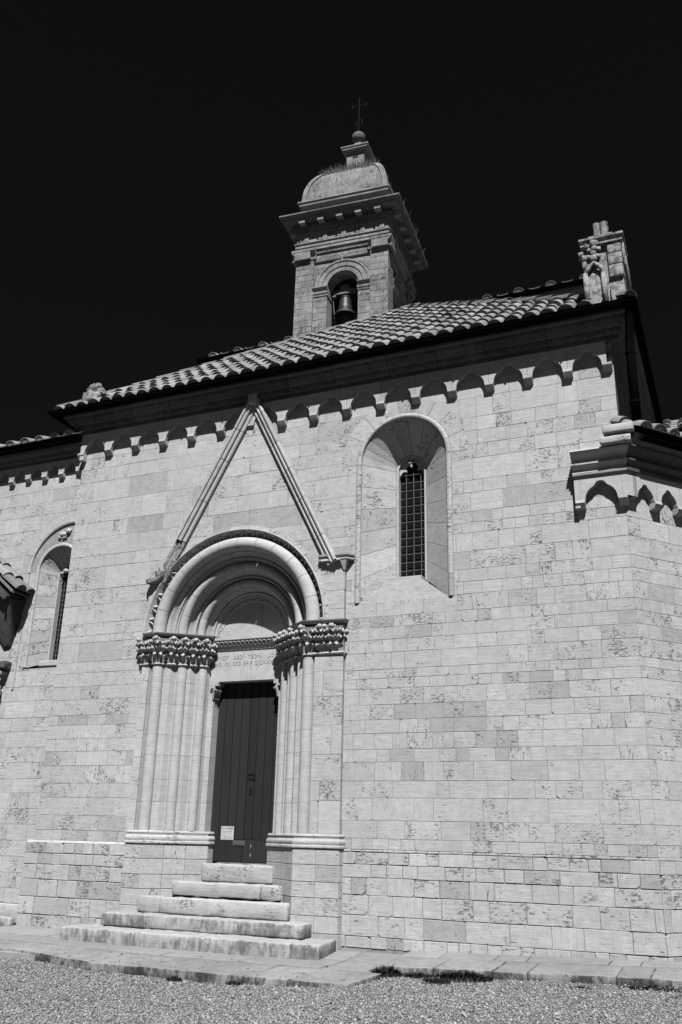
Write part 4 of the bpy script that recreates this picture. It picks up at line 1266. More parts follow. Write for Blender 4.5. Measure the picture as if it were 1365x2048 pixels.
# ================================================================== LEFT WING (nave aisle)
WY = 0.15
nv = thing('nave_aisle', 'lower travertine nave wall set back at the far left with small arched corbels', 'church', (-15, 3, 0))
NF = plane_x(WY)
NWX, NWZ = -12.60, 6.78
OX, OZ = -12.33, 6.78
n_hole = arch_poly(NWX, NWZ, .57, 4.75, 18)
zN = [1.7 + (q - 1.7) * .943 for q in [.35, .62, .9, 1.2, 1.5, 1.8, 2.1, 2.4, 2.68, 3.0, 3.3, 3.62, 3.9, 4.25, 4.55, 4.9, 5.2, 5.5, 5.75, 6.05, 6.35, 6.65, 6.9, 7.2, 7.5, 7.8, 8.1, 8.45, 8.75, 9.05, 9.42]]
blocks(nv, 'stone_block', 'stone', NF, zN, -18.2, XL + .02, [n_hole, half_disc(OX, OZ, 1.28, 16)], ratio=1.8, keep=300, dark=.05)
mb = MB(); wall_core(mb, -18.2, XL + .02, 0, 9.624, NF, [n_hole]); put(mb, 'wall_core', 'mortar', nv)
mb = MB(); mb.rbox((-18, .06, .1), (-12.2, .17, .42), .02, .3, .008); put(mb, 'plinth_stone', 'step', nv, smooth=True, autos=50)
mb = MB(); mb.rbox((-18, -.2, .0), (-12.34, -.05, .22), .03, .3, .02); put(mb, 'footing_stone', 'riser', nv, smooth=True, autos=50)
cx2 = [-12.35 - .459 * k for k in range(12)][::-1] + [-12.0]
corbel_table(nv, NF, cx2, 8.963, 9.265, .09, .14, .215, .10, last=False)
CP2 = [(-.02, 9.246), (.10, 9.246), (.10, 9.312), (.15, 9.341), (.17, 9.407), (.24, 9.454), (.26, 9.511), (-.02, 9.511)]
u = -18.2
while u < XL - .05:
    w = rng.uniform(.6, 1.0)
    if u + w > XL - .4: w = XL - u
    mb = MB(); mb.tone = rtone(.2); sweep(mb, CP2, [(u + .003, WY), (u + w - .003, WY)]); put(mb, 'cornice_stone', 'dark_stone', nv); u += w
gutter_path(nv, [(-18.3, WY - .34), (XL - .02, WY - .34)], 9.558, .075)
mb = MB(); i = mb.vs([(-18.3, WY - .35, 9.577), (XL, WY - .35, 9.577), (XL, 7, 12.6), (-18.3, 7, 12.6)]); mb.face(i, i + 1, i + 2, i + 3); nroof = put(mb, 'roof', 'tile_edge', nv)
lay_tiles(nroof, (-18.3, WY - .36, 9.614), (1, 0, 0), (0, 1, 0), .40, 15, .405, lambda c: (0, .9))
nw = put((lambda m_: (m_.box(NWX - .3, NWX + .3, WY + .40, WY + .43, 4.7, 7.2), m_)[1])(MB()), 'window', 'glass', nv, label='narrow dark window partly hidden by the transept corner')
roll_frame(nw, NWX, NWZ, 4.78, WY, .50, .585, 'stone')
splay(nw, NWX, NWZ, 6.74, .50, .22, 4.78, 4.91, WY + .02, WY + .27, cuts=8)
for k in range(9):
    a, b = k * pi / 9, (k + 1) * pi / 9
    mb = MB(); mb.tone = rtone(.1, .2); arc(mb, [(1.272, -.004), (1.07, -.004), (1.07, .05), (1.272, .05)], OX, OZ, a + .003, b - .003, 4, yb=WY); put(mb, 'voussoir', 'stone', nw)
    mb = MB(); mb.tone = rtone(0, 0); arc(mb, [(1.07, .05), (1.065, -.01), (1.04, -.04), (1.005, -.03), (.985, .05)], OX, OZ, a + .003, b - .003, 5, yb=WY); put(mb, 'frame_stone', 'stone', nw, smooth=True, autos=40)
for z0, z1 in ((4.35, 5.0), (5.0, 5.55), (5.55, 6.2), (6.2, 6.78)):
    mb = MB(); mb.tone = rtone(0, 0); mb.box(OX - 1.055, OX - 1.015, WY - .025, WY + .02, z0 + .002, z1 - .002); put(mb, 'frame_stone', 'stone', nw)
mb = MB(); mb.tone = rtone(0, 0); P = [(OX + 1.0 * cos(pi * k / 16), OZ + 1.0 * sin(pi * k / 16)) for k in range(17)]
for pc_ in subtract([P], arch_poly(NWX, NWZ, .58, 4.719, 18)): mb.prism(pc_, NF, -.08, -.03)
put(mb, 'lunette_stone', 'stone', nw)
mb = MB(); mb.rbox((NWX - .24, WY + .05, 4.80), (NWX + .28, WY + .4, 4.91), .01, .2, .004); put(mb, 'sill', 'step', nw)
A = curve_pts(NWX, 6.74, .22, 4.91, 14); B = curve_pts(NWX, 6.73, .20, 4.91, 14)
mb = MB(); mb.grid([[(p[0], WY + .27, p[1]), (q[0], WY + .28, q[1]), (q[0], WY + .42, q[1])] for p, q in zip(A, B)]); put(mb, 'slit_frame', 'stone', nw)
mb = MB(); mb.blob((NWX - .02, WY + .26, 6.83), .07, 2, .5, 3, 4, (1.1, .8, .8)); mb.blob((NWX - .11, WY + .26, 6.79), .04, 1, .4); mb.blob((NWX + .09, WY + .26, 6.80), .035, 1, .4); put(mb, 'carved_boss', 'carved', nw, smooth=True)
for k in range(3):
    x = NWX - .085 + .085 * k; mb = MB(); mb.tube([(x, WY + .34, 4.907), (x, WY + .34, 6.87)], .0045, 5); put(mb, 'grille_bar', 'bars', nw)
for k in range(18):
    z = 4.96 + .105 * k; mb = MB(); mb.tube([(NWX - .17, WY + .335, z), (NWX + .17, WY + .335, z)], .0042, 5); put(mb, 'grille_bar', 'bars', nw)
mb = MB(); ax, ay, az_ = NWX + .10, WY - .0, 7.56   # crouching beast in relief
mb.tone = (.5, 0, .3)
mb.blob((ax - .10, ay, az_), .08, 2, .2, 2, 1, (1.5, .6, .75)); mb.blob((ax + .05, ay - .02, az_ + .05), .06, 2, .2, 2, 2, (1, .8, 1)); mb.blob((ax + .10, ay, az_ + .07), .03, 1)
mb.tube([(ax - .02, ay, az_ - .03), (ax + .02, ay - .02, az_ - .08), (ax - .10, ay - .02, az_ - .09)], .02, 6); mb.tube([(ax - .17, ay, az_), (ax - .2, ay - .02, az_ - .06), (ax - .13, ay - .02, az_ - .09)], .02, 6)
put(mb, 'beast_relief', 'carved', nw, smooth=True)

# ---- porch roof at the left edge
pc = thing('side_porch', 'small tiled stone porch canopy jutting from the nave wall at the far left edge', 'porch', (-14.346, .6, 6))
mb = MB(); ex, ez = -13.265, 6.279; rx, rz = -14.936, 7.596; YF = -.38
i = mb.vs([(ex, YF, ez), (rx, YF, rz), (rx, WY, rz), (ex, WY, ez), (ex, YF, ez - .05), (rx, YF, rz - .07), (rx, WY, rz - .07), (ex, WY, ez - .05)])
for f in ((0, 1, 2, 3), (4, 7, 6, 5), (0, 4, 5, 1), (0, 3, 7, 4)): mb.face(*[i + k for k in f])
prf = put(mb, 'roof', 'tile_edge', pc)
lay_tiles(prf, (ex + .03, YF, ez + .01), (0, 1, 0), (-1, 0, 0), (rz - ez) / (ex - rx), 2, .28, lambda c: (0, 1.6), rowp=.50)
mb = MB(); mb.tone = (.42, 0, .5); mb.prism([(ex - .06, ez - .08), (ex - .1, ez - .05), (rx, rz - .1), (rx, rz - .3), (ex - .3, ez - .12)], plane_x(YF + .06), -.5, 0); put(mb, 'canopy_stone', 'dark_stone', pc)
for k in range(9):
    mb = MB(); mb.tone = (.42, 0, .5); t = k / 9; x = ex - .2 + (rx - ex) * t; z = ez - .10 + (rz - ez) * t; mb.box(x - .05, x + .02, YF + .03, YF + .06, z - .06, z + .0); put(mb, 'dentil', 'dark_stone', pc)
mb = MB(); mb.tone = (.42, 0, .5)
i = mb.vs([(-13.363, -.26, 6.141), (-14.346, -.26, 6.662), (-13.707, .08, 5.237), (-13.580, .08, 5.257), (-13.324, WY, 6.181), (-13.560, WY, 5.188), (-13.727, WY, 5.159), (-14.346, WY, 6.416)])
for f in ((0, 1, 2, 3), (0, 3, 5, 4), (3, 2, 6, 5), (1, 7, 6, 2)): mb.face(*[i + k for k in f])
put(mb, 'bracket', 'dark_stone', pc)  # bracket with the canopy's shadow merged into its shape and dark tone
pp = MB(); pp.tone = (.45, 0, .5)
for k in range(9):
    pp.blob((-13.737 + .06 * (k % 3), .04 - .03 * (k // 3), 4.255 + .13 * (k // 3)), .065, 1, .5, 3, k)
pp.box(-14.051, -13.560, -.04, .17, 4.648, 4.707); pp.box(-13.953, -13.619, -.02, .17, 4.117, 4.176)
put(pp, 'capital', 'carved', pc, smooth=False)
pp = MB(); pp.tone = (.45, 0, .5); pp.rbox((-14.051, -.08, 4.746), (-13.481, .18, 4.923), .03, .1, .02, 4); put(pp, 'impost', 'dark_stone', pc)
pp = MB(); pp.lathe([(.09, 0), (.09, 4.078)], (-13.806, .09, .05), 12); put(pp, 'column', 'column', pc, smooth=True)

# ================================================================== APSE (right)
ap = thing('side_apse', 'lower polygonal apse at the right with a canted wall, arched corbels and tiled eave', 'church', (0, 2, 0))
AANG = radians(50)
AF = plane_dir(XR, 0.0, AANG)
zA = [.2, .45, .72, 1.0, 1.25, 1.53, 1.69, 1.96, 2.3, 2.56, 2.85, 3.05, 3.3, 3.52, 3.76, 4.02, 4.19, 4.34, 4.62, 4.84, 5.05, 5.24, 5.51, 5.72, 5.93, 6.24, 6.56, 6.9, 7.25]
blocks(ap, 'stone_block', 'stone', AF, zA, .003, 3.2, [], ratio=1.6, keep=200, dark=.10)
mb = MB(); wall_core(mb, 0.0, 3.2, 0, 7.8, AF, []); put(mb, 'wall_core', 'mortar', ap)
blocks(ap, 'plinth_stone', 'stone', lambda u, z, d: AF(u, z, d + .03), zP[1:] + [1.53], -.013, 3.2, [], ratio=1.5, keep=60, rough=.22, gap=.0048)
mb = MB(); mb.prism([(.01, 0), (3.2, 0), (3.2, 1.5), (.01, 1.5)], AF, -.1, .022); put(mb, 'plinth_core', 'mortar', ap)
# corner panel on the main wall face
corbel_table(ap, FP, [-1.93, -1.27], 6.86, 7.28, .13, .16, .30, .13)
corbel_table(ap, AF, [.06, .56, 1.06, 1.56, 2.06, 2.56, 3.06], 6.86, 7.28, .13, .16, .24, .13, first=False)
mb = MB(); mb.tone = rtone(0); mb.box(-2.01, -1.93, -.13, 0.0, 6.73, 7.28); put(mb, 'corbel_end', 'carved', ap)
mb = MB(); mb.tone = rtone(0); i = mb.vs([(-1.27, -.13, 6.86), AF(.14, 6.86, .13), (-1.27, -.13, 7.28), AF(.14, 7.28, .13)]); j = mb.vs([AF(-.06, 6.86, .13), AF(-.06, 7.28, .13)])
mb.face(i, j, j + 1, i + 2); mb.face(j, i + 1, i + 3, j + 1); put(mb, 'corner_panel', 'carved', ap)
d50 = (XR + cos(AANG) * 3.3, sin(AANG) * 3.3)
CPa = [(.10, 7.27), (.17, 7.27), (.18, 7.31), (.15, 7.335), (.15, 7.37), (.20, 7.40), (.23, 7.43), (.23, 7.455), (.19, 7.475), (.19, 7.52), (.26, 7.56), (.31, 7.60), (.33, 7.63), (.31, 7.66), (-.02, 7.66), (-.02, 7.27)]
tmp = MB(); sweep(tmp, CPa, [(-2.02, 0), (XR, 0), d50], cap=False); L_ = len(CPa)
for q, mt_ in ((0, 'column'), (1, 'dark_stone')):  # canted run gets the shade-darkened stone, front run the pale one
    mb = MB(); mb.tone = (.5, 0, .5); mb.grid([tmp.v[k * L_:(k + 1) * L_] for k in (q, q + 1)], closed=True)
    if q == 0: mb.face(*range(L_))
    put(mb, 'cornice_stone', mt_, ap, smooth=True, autos=30)
mb = MB(); mb.tone = (.47, 0, .6); mb.rbox((-1.52, -.42, 7.66), (-1.05, .0, 7.78), .02, .1, .01, 2); put(mb, 'coping_stone', 'stone', ap, smooth=True, autos=50)
mb = MB(); mb.tone = (.47, 0, .3); mb.rbox((-1.47, -.44, 7.83), (-1.00, .0, 7.97), .02, .1, .01, 5); put(mb, 'coping_stone', 'stone', ap, smooth=True, autos=50)
mb = MB(); mb.tone = (.4, 0, .3); mb.box(-1.40, -1.1, -.36, .0, 7.76, 7.85); put(mb, 'coping_bed', 'mortar', ap)
gutter_path(ap, [AF(.05, 0, .42)[:2], AF(3.2, 0, .42)[:2]], 7.78, .075)
mb = MB(); i = mb.vs([AF(-.1, 7.82, .42), AF(3.2, 7.82, .42), AF(3.2, 9.6, -2.9), AF(-.1, 9.6, -2.9), AF(-.1, 7.66, .3), AF(3.2, 7.66, .3)]); mb.face(i, i + 1, i + 2, i + 3); mb.face(i, i + 4, i + 5, i + 1); arf = put(mb, 'roof', 'tile_edge', ap)
dxy = (cos(AANG), sin(AANG), 0); upy = (-sin(AANG), cos(AANG), 0)
lay_tiles(arf, AF(-.1, 7.86, .46), dxy, upy, .56, 10, .30, lambda c: (0, 1.6), rowp=.50)

# ---- farther roof behind the apse
ch = thing('rear_chapel', 'distant low tiled roof glimpsed behind the apse at the right edge', 'church', (2, 7, 0))
mb = MB(); mb.box(-1.2, 8, 6.4, 9, 7, 10.3); put(mb, 'wall', 'dark_stone', ch)
gutter_path(ch, [(-.95, 6.1), (8, 6.1)], 10.48, .08)
mb = MB(); i = mb.vs([(-1.0, 6.1, 10.5), (8, 6.1, 10.5), (8, 9.5, 12.4), (-1.0, 9.5, 12.4), (-1, 6.4, 10.2), (8, 6.4, 10.2)]); mb.face(i, i + 1, i + 2, i + 3); mb.face(i, i + 4, i + 5, i + 1); crf = put(mb, 'roof', 'tile_edge', ch)
lay_tiles(crf, (-1.0, 6.05, 10.56), (1, 0, 0), (0, 1, 0), .56, 9, .4, lambda c: (0, 1.6))

# ================================================================== NAVE BEHIND (dark eave over the hip roof)
na = thing('nave_roof', 'dark eave and tile edge of the higher nave roof behind the transept roof', 'church', (-8, 8, 0))
mb = MB(); mb.box(-13.0, -1.6, 6.6, 14, 9, 14.95); put(mb, 'wall', 'dark_stone', na)  # shade below the eave is put into this wall's dark tone
gutter_path(na, [(-13.6, 9.0), (-13.6, 6.1), (-1.9, 6.1)], 15.03, .08)
mb = MB(); i = mb.vs([(-13.55, 6.1, 15.05), (-1.9, 6.1, 15.05), (-1.9, 11, 17.0), (-13.55, 11, 17.0), (-13.2, 6.6, 14.85), (-1.9, 6.6, 14.85)]); mb.face(i, i + 1, i + 2, i + 3); mb.face(i, i + 4, i + 5, i + 1); mb.box(-13.5, -1.9, 6.2, 6.6, 14.88, 14.98); nrf = put(mb, 'roof', 'tile_edge', na)
lay_tiles(nrf, (-13.5, 6.02, 15.08), (1, 0, 0), (0, 1, 0), .40, 14, .83, lambda c: (0, .4), lift=-.09)

# ================================================================== BELL TOWER
TA = radians(5)
tX = Vector((cos(TA), sin(TA), 0)); tY = Vector((-sin(TA), cos(TA), 0)); tP = Vector((-4, 8, 0))
UC = -5.69; TW = 1.5                       # centre and half width in the tower's own frame
def tw(u, v, z):                           # u along the front, v depth from the front face
    p = tP + tX * u + tY * v; return (p.x, p.y, z)
tc = Vector(tw(UC, TW, 0))
bt = thing('bell_tower', 'square stone bell tower with arched bell openings, heavy bracketed cornice and small overgrown dome', 'bell tower', (tc.x, tc.y, 12))
def face_fn(side):
    """fn(u, z, d) for the four faces; u measured from the face's centre"""
    a = TA + side * pi / 2
    ex_ = Vector((cos(a), sin(a), 0)); ny = Vector((sin(a), -cos(a), 0))
    def fn(u, z, d):
        p = Vector((tc.x, tc.y, 0)) + ex_ * u + ny * (TW + d); return (p.x, p.y, z)
    return fn
def ring(mb, prof, hw):
    """square ring: prof [(out,z)] closed, hw half width"""
    pts = [(-hw, -hw), (hw, -hw), (hw, hw), (-hw, hw)]
    c_, s_ = cos(TA), sin(TA); rows = []
    for k in range(4):
        x, y = pts[k]; sx, sy = (1 if x > 0 else -1), (1 if y > 0 else -1)
        rows.append([((tc.x + (x + sx * o) * c_ - (y + sy * o) * s_), (tc.y + (x + sx * o) * s_ + (y + sy * o) * c_), z) for o, z in prof])
    rows.append(rows[0]); mb.grid(rows, closed=True)
ozc, orr = 17.66, .50
for side in range(4):
    fn = face_fn(side)
    hole = arch_poly(0.04, ozc, orr, 12, 20)
    # middle panel, recessed a little, and the two corner pilasters
    mb = MB(); P = [[(-.95, 12), (.95, 12), (.95, 19.8), (-.95, 19.8)]]
    for p in subtract(P, hole): mb.prism(p, fn, -.55, -.10)
    core = put(mb, 'wall_core', 'mortar', bt)
    keep_ = 75 if side in (0, 1) else 6
    zt = [15.4]
    while zt[-1] < 18.9: zt.append(zt[-1] + rng.uniform(.13, .24))
    zt[-1] = 19.0
    h2 = [hole, half_disc(0.04, ozc, .92, 16)]
    if side in (0, 1, 3):
        blocks(bt, 'stone_block', 'tower', lambda u, z, d: fn(u, z, d - .085), zt, -.93, .93, h2, ratio=1.7, keep=keep_, gap=.004, rough=.5)
        mb = MB(); mb.box(-1.485, -.91, 0, 1, 12, 19.1, fn=lambda u, y, z: fn(u, z, -.015 if y < .5 else -.5)); mb.box(.94, 1.485, 0, 1, 12, 19.1, fn=lambda u, y, z: fn(u, z, -.015 if y < .5 else -.5)); put(mb, 'pilaster_core', 'mortar', bt)
        blocks(bt, 'pilaster_stone', 'tower', fn, zt[:-3] + [18.72], -1.5, -.90, [], ratio=1.5, keep=60 if side < 2 else 0, gap=.004, rough=.4)
        blocks(bt, 'pilaster_stone', 'tower', fn, zt[:-3] + [18.72], .93, 1.5, [], ratio=1.5, keep=60 if side < 2 else 0, gap=.004, rough=.4)
    # archivolt
    for k in range(11):
        a, b = pi * k / 11, pi * (k + 1) / 11
        mb = MB(); mb.tone = rtone(.1, 0)
        pr = [(.50, .10), (.50, -.02), (.66, -.02), (.66, -.045), (.80, -.045), (.82, -.07), (.88, -.07), (.88, .10)]
        rows = []
        for q in range(4):
            t = a + .004 + (b - a - .008) * q / 3
            rows.append([fn(.04 + r * cos(t), ozc + r * sin(t), -.085 - y) for r, y in pr])
        bs = mb.grid(rows, closed=True); mb.face(*[bs[0] + q for q in range(8)]); mb.face(*[bs[-1] + q for q in range(8)][::-1])
        put(mb, 'voussoir', 'tower', bt)
    # moulded frame lines above the arch, imposts, pilaster capitals
    def bar(u0, u1, prof, name='moulding', mat='tower'):
        mb = MB(); mb.tone = rtone(.1, 0)
        a_ = mb.vs([fn(u0, z, d) for d, z in prof]); b_ = mb.vs([fn(u1, z, d) for d, z in prof]); L = len(prof)
        mb.face(*[a_ + k for k in range(L)]); mb.face(*[b_ + k for k in range(L)][::-1])
        for k in range(L): mb.face(a_ + (k + 1) % L, a_ + k, b_ + k, b_ + (k + 1) % L)
        put(mb, name, mat, bt)
    bar(-.93, -.02, [(-.09, 18.58), (-.03, 18.60), (-.02, 18.66), (-.09, 18.66)]); bar(.04, .93, [(-.09, 18.60), (-.03, 18.62), (-.02, 18.69), (-.09, 18.69)])
    imp = [(-.5, 17.36), (-.06, 17.36), (-.05, 17.42), (-.03, 17.44), (-.03, 17.52), (.0, 17.56), (.04, 17.62), (.04, 17.66), (-.5, 17.66)]
    bar(-.93, -.44, imp, 'impost'); bar(.52, .93, imp, 'impost')
    pcap = [(-.5, 18.70), (.03, 18.70), (.04, 18.75), (.01, 18.77), (.01, 18.85), (.05, 18.89), (.10, 18.96), (.13, 18.98), (.13, 19.06), (-.5, 19.06)]
    bar(-1.62, -.84, pcap, 'pilaster_capital'); bar(.86, 1.62, pcap, 'pilaster_capital')
    bar(-.84, .86, [(-.3, 18.93), (-.04, 18.93), (-.03, 18.99), (.02, 19.06), (-.3, 19.06)])
    # triglyph blocks of the frieze
    for k in range(5):
        u = -1.24 + .62 * k
        mb = MB(); mb.tone = (.55, 0, .3)
        for q in range(3):
            mb.box(u - .14 + .098 * q, u - .14 + .098 * q + .078, 0, 1, 19.40, 19.73, fn=lambda a, y, z: fn(a, z, .035 if y < .5 else -.01))
        mb.box(u - .16, u + .16, 0, 1, 19.345, 19.385, fn=lambda a, y, z: fn(a, z, .03 if y < .5 else -.01))
        put(mb, 'triglyph', 'tower', bt)
        # modillion brackets under the cornice
        mb = MB(); mb.tone = (.5, 0, .3)
        mb.box(u - .10, u + .10, 0, 1, 19.91, 20.043, fn=lambda a, y, z: fn(a, z, .34 if y < .5 else -.02))
        put(mb, 'bracket', 'tower', bt)
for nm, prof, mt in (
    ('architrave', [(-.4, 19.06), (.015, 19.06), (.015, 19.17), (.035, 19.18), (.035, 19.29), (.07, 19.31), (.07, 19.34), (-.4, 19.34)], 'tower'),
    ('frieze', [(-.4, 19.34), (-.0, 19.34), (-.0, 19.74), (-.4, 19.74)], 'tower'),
    ('bed_moulding', [(-.4, 19.74), (.04, 19.74), (.06, 19.78), (.10, 19.82), (.10, 19.86), (.14, 19.87), (.14, 19.985), (-.4, 19.985)], 'dark_stone'),  # soffit shade painted in through the dark stone
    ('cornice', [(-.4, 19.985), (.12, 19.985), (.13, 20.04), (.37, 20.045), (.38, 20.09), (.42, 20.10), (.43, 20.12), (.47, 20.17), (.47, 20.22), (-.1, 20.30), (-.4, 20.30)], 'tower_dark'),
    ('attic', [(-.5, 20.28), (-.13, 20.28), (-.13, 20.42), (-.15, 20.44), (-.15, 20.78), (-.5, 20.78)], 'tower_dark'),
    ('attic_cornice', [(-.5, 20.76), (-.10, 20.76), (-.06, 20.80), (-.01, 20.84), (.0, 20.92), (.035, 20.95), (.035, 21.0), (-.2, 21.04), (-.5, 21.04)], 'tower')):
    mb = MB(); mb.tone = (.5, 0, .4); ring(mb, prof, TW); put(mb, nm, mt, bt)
# broken-edge blocks on the attic corners
for sx in (-1, 1):
    mb = MB(); mb.tone = (.5, 0, .4); a = sx * (TW - .16)
    mb.rbox((a - .17, 0, 20.30), (a + .17, .3, 20.46), .01, .1, .006, fn=lambda x, y, z: face_fn(0)(x, z, -.13 + .035 - y)); put(mb, 'attic_block', 'tower', bt)
# dome: square cloister vault with rib bands at its corners
def dome_w(t): return 1.40 * cos(t) ** .86
mb = MB(); mb.tone = (.37, 0, .5)
DZ, DH = 21.02, 1.78
TT = [k / 14 * 1.36 for k in range(15)]
rows = []
for t in TT:
    w = dome_w(t); z = DZ + DH * sin(t); row = []
    c_, s_ = cos(TA), sin(TA)
    for k in range(4):
        p, q = [(-w, -w), (w, -w), (w, w), (-w, w)][k], [(w, -w), (w, w), (-w, w), (-w, -w)][k]
        for j in range(6):
            x = p[0] + (q[0] - p[0]) * j / 6; y = p[1] + (q[1] - p[1]) * j / 6
            r_ = 1 + .006 * noise.noise(Vector((x * 4, y * 4, z * 4)))
            row.append((tc.x + (x * c_ - y * s_) * r_, tc.y + (x * s_ + y * c_) * r_, z))
    rows.append(row)
mb.grid(rows, closed=True); put(mb, 'dome', 'tower', bt, smooth=True, autos=40)
for k in range(4):
    mb = MB(); mb.tone = (.43, 0, .5); sx, sy = [(-1, -1), (1, -1), (1, 1), (-1, 1)][k]; rows = []
    for t in TT[:13]:
        w = dome_w(t) + .035; b = .16; z = DZ + DH * sin(t) + .02
        pl = [(sx * (w - b), sy * w), (sx * w, sy * w), (sx * w, sy * (w - b)), (sx * (w - .06), sy * (w - .06))]
        rows.append([(tc.x + x * c_ - y * s_, tc.y + x * s_ + y * c_, z) for x, y in pl])
    bs = mb.grid(rows, closed=True); mb.face(*[bs[-1] + q for q in range(4)]); put(mb, 'dome_rib', 'tower', bt, smooth=True, autos=50)
for nm, prof in (('lantern_pedestal', [(-.3, 22.85), (-.02, 22.85), (-.02, 23.62), (-.3, 23.62)]),
                 ('lantern_cap', [(-.3, 23.60), (.03, 23.60), (.05, 23.66), (.12, 23.72), (.12, 23.78), (.15, 23.80), (.15, 23.85), (-.1, 23.90), (-.3, 23.90)])):
    mb = MB(); mb.tone = (.5, 0, .4); ring(mb, prof, .33); put(mb, nm, 'tower', bt)
mb = MB(); mb.box(-.1, .1, 0, 1, 23.42, 23.5, fn=lambda u, y, z: face_fn(0)(u, z, -1.5 + .33 - .0 + (-.015 if y < .5 else -.1))); put(mb, 'vent', 'dark', bt)
for p_ in ([(0, 23.88), (.21, 23.88), (.21, 24.02), (.19, 24.06), (.14, 24.16), (.12, 24.24), (.10, 24.32), (0, 24.32)],):
    mb = MB(); mb.tone = (.5, 0, .4); mb.lathe([(r * 1.2, z) for r, z in p_], (tc.x, tc.y, 0), 4, a0=TA + pi / 4, a1=TA + pi / 4 + 2 * pi); put(mb, 'finial_base', 'tower', bt)
mb = MB(); mb.tone = (.22, 0, .4); mb.blob((tc.x, tc.y, 24.52), .235, 4, .03, 5, 2); put(mb, 'ball', 'tower', bt, smooth=True)
mb = MB(); cz = 24.75
def tq(u, z, d=0): p = Vector((tc.x, tc.y, 0)) + tX * u; return (p.x, p.y, z)
mb.tube([tq(0, cz), tq(0, 26.3)], .012, 6); mb.tube([tq(-.24, 25.95), tq(.24, 25.95)], .011, 6)
for sg in (-1, 1):
    mb.tube([tq(0, 25.05), tq(sg * .10, 25.12), tq(sg * .12, 25.28), tq(sg * .05, 25.33)], .010, 5); mb.tube([tq(sg * .24, 25.91), tq(sg * .24, 25.99)], .014, 5)
mb.tube([tq(-.1, 24.95), tq(0, 24.9), tq(.1, 24.95)], .012, 5); mb.tube([tq(-.03, 26.3), tq(.03, 26.3)], .014, 5)
put(mb, 'cross', 'iron_far', bt)
mb = MB(); mb.box(-1.0, 1.0, -1.0, 1.0, 18.25, 18.3, fn=lambda x, y, z: (tc.x + x, tc.y + y, z)); mb.box(-1.0, 1.0, -1.0, 1.0, 15.7, 15.75, fn=lambda x, y, z: (tc.x + x, tc.y + y, z)); put(mb, 'floor', 'dark', bt)
mb = MB(); mb.rbox((-.5, -.0, 16.0), (.3, .2, 16.1), .02, .1, .01, fn=lambda x, y, z: face_fn(1)(x, z, .02 + y - .1)); put(mb, 'sill', 'tower', bt)

# ---- bell
bc = face_fn(0)(.0, 0, -.50)
be = thing('church_bell', 'dark bronze bell hanging from a pale timber yoke in the tower front arch', 'bell', (bc[0], bc[1], 16.80))
mb = MB(); mb.lathe([(0, .70), (.10, .69), (.165, .64), (.18, .56), (.19, .40), (.215, .26), (.255, .14), (.31, .05), (.335, .0), (.32, -.01), (.29, .03), (.2, .3), (0, .5)], (bc[0], bc[1], 16.80), 24); put(mb, 'bell_body', 'bronze', be, smooth=True, autos=50)
for z, r in ((.60, .185), (.20, .245), (.12, .272)):
    mb = MB(); mb.lathe([(r - .01, -.008), (r + .006, 0), (r - .01, .008)], (bc[0], bc[1], 16.80 + z), 24); put(mb, 'band', 'bronze', be)
mb = MB(); mb.tube([(bc[0], bc[1], 17.35), (bc[0], bc[1], 16.76)], .02, 6); mb.blob((bc[0], bc[1], 16.75), .05, 1); put(mb, 'clapper', 'iron', be)
def bx_(u0, u1, z0, z1, v0=-.08, v1=.08):
    mb = MB(); mb.box(u0, u1, v0, v1, z0, z1, fn=lambda x, y, z: tuple(Vector((bc[0], bc[1], 0)) + tX * x + tY * y + Vector((0, 0, z)))); return mb
yk = put(bx_(-.38, .36, 17.57, 17.70), 'yoke', 'yoke', be)
m_ = bx_(-.16, .16, 17.70, 17.82); put(m_, 'yoke_block', 'yoke', yk)
m_ = bx_(-.09, .09, 17.82, 17.88); put(m_, 'yoke_block', 'yoke', yk)
m_ = bx_(-.42, -.30, 17.50, 17.59); put(m_, 'yoke_arm', 'yoke', yk)
mb = MB(); mb.tube([tuple(Vector((bc[0], bc[1], 17.55)) + tX * -.6), tuple(Vector((bc[0], bc[1], 17.55)) + tX * .6)], .02, 6); put(mb, 'axle', 'iron', be)
mb = MB(); mb.tube([tuple(Vector((bc[0], bc[1], 16.50)) + tX * (-.36 + .04 * cos(t)) + Vector((0, 0, t * .33))) for t in [q / 10 * 3 for q in range(11)]], .012, 5); put(mb, 'bell_rope', 'yoke', be)
for q in (-.05, .05):
    mb = MB(); mb.tube([tuple(Vector((bc[0], bc[1], 17.48)) + tX * q), tuple(Vector((bc[0], bc[1], 17.62)) + tX * q)], .02, 5); put(mb, 'hanger', 'iron', be)

# ================================================================== PINNACLE and carved stone on the eave
pn = thing('corner_pinnacle', 'eroded gothic stone pinnacle with a blind niche standing on the right roof corner', 'pinnacle', (-1.25, -.05, 10.2))
px0, px1, py0, py1 = -1.58, -.93, -.36, .28
pcx = (px0 + px1) / 2
mb = MB(); mb.tone = (.5, 0, .4); mb.rbox((px0 + .05, py0 + .06, 10.15), (px1, py1, 11.42), .015, .1, .006, 2); put(mb, 'body', 'lichen', pn, smooth=True, autos=50)
for z0, z1 in ((10.15, 10.55), (10.72, 10.95), (10.96, 11.18), (11.19, 11.38)):
    mb = MB(); mb.tone = (.52, 1, rng.random() * .4); mb.rbox((px1 - .22, py0, z0), (px1 + .01, py0 + .2, z1), .01, .1, .004, z0); put(mb, 'quoin', 'lichen', pn, smooth=True, autos=50)
for z0, z1 in ((11.0, 11.12), (11.14, 11.26)):
    mb = MB(); mb.tone = (.5, 0, .4); mb.rbox((px0, py0, z0), (px0 + .14, py0 + .2, z1), .015, .1, .008, z0); put(mb, 'quoin', 'lichen', pn, smooth=True, autos=50)
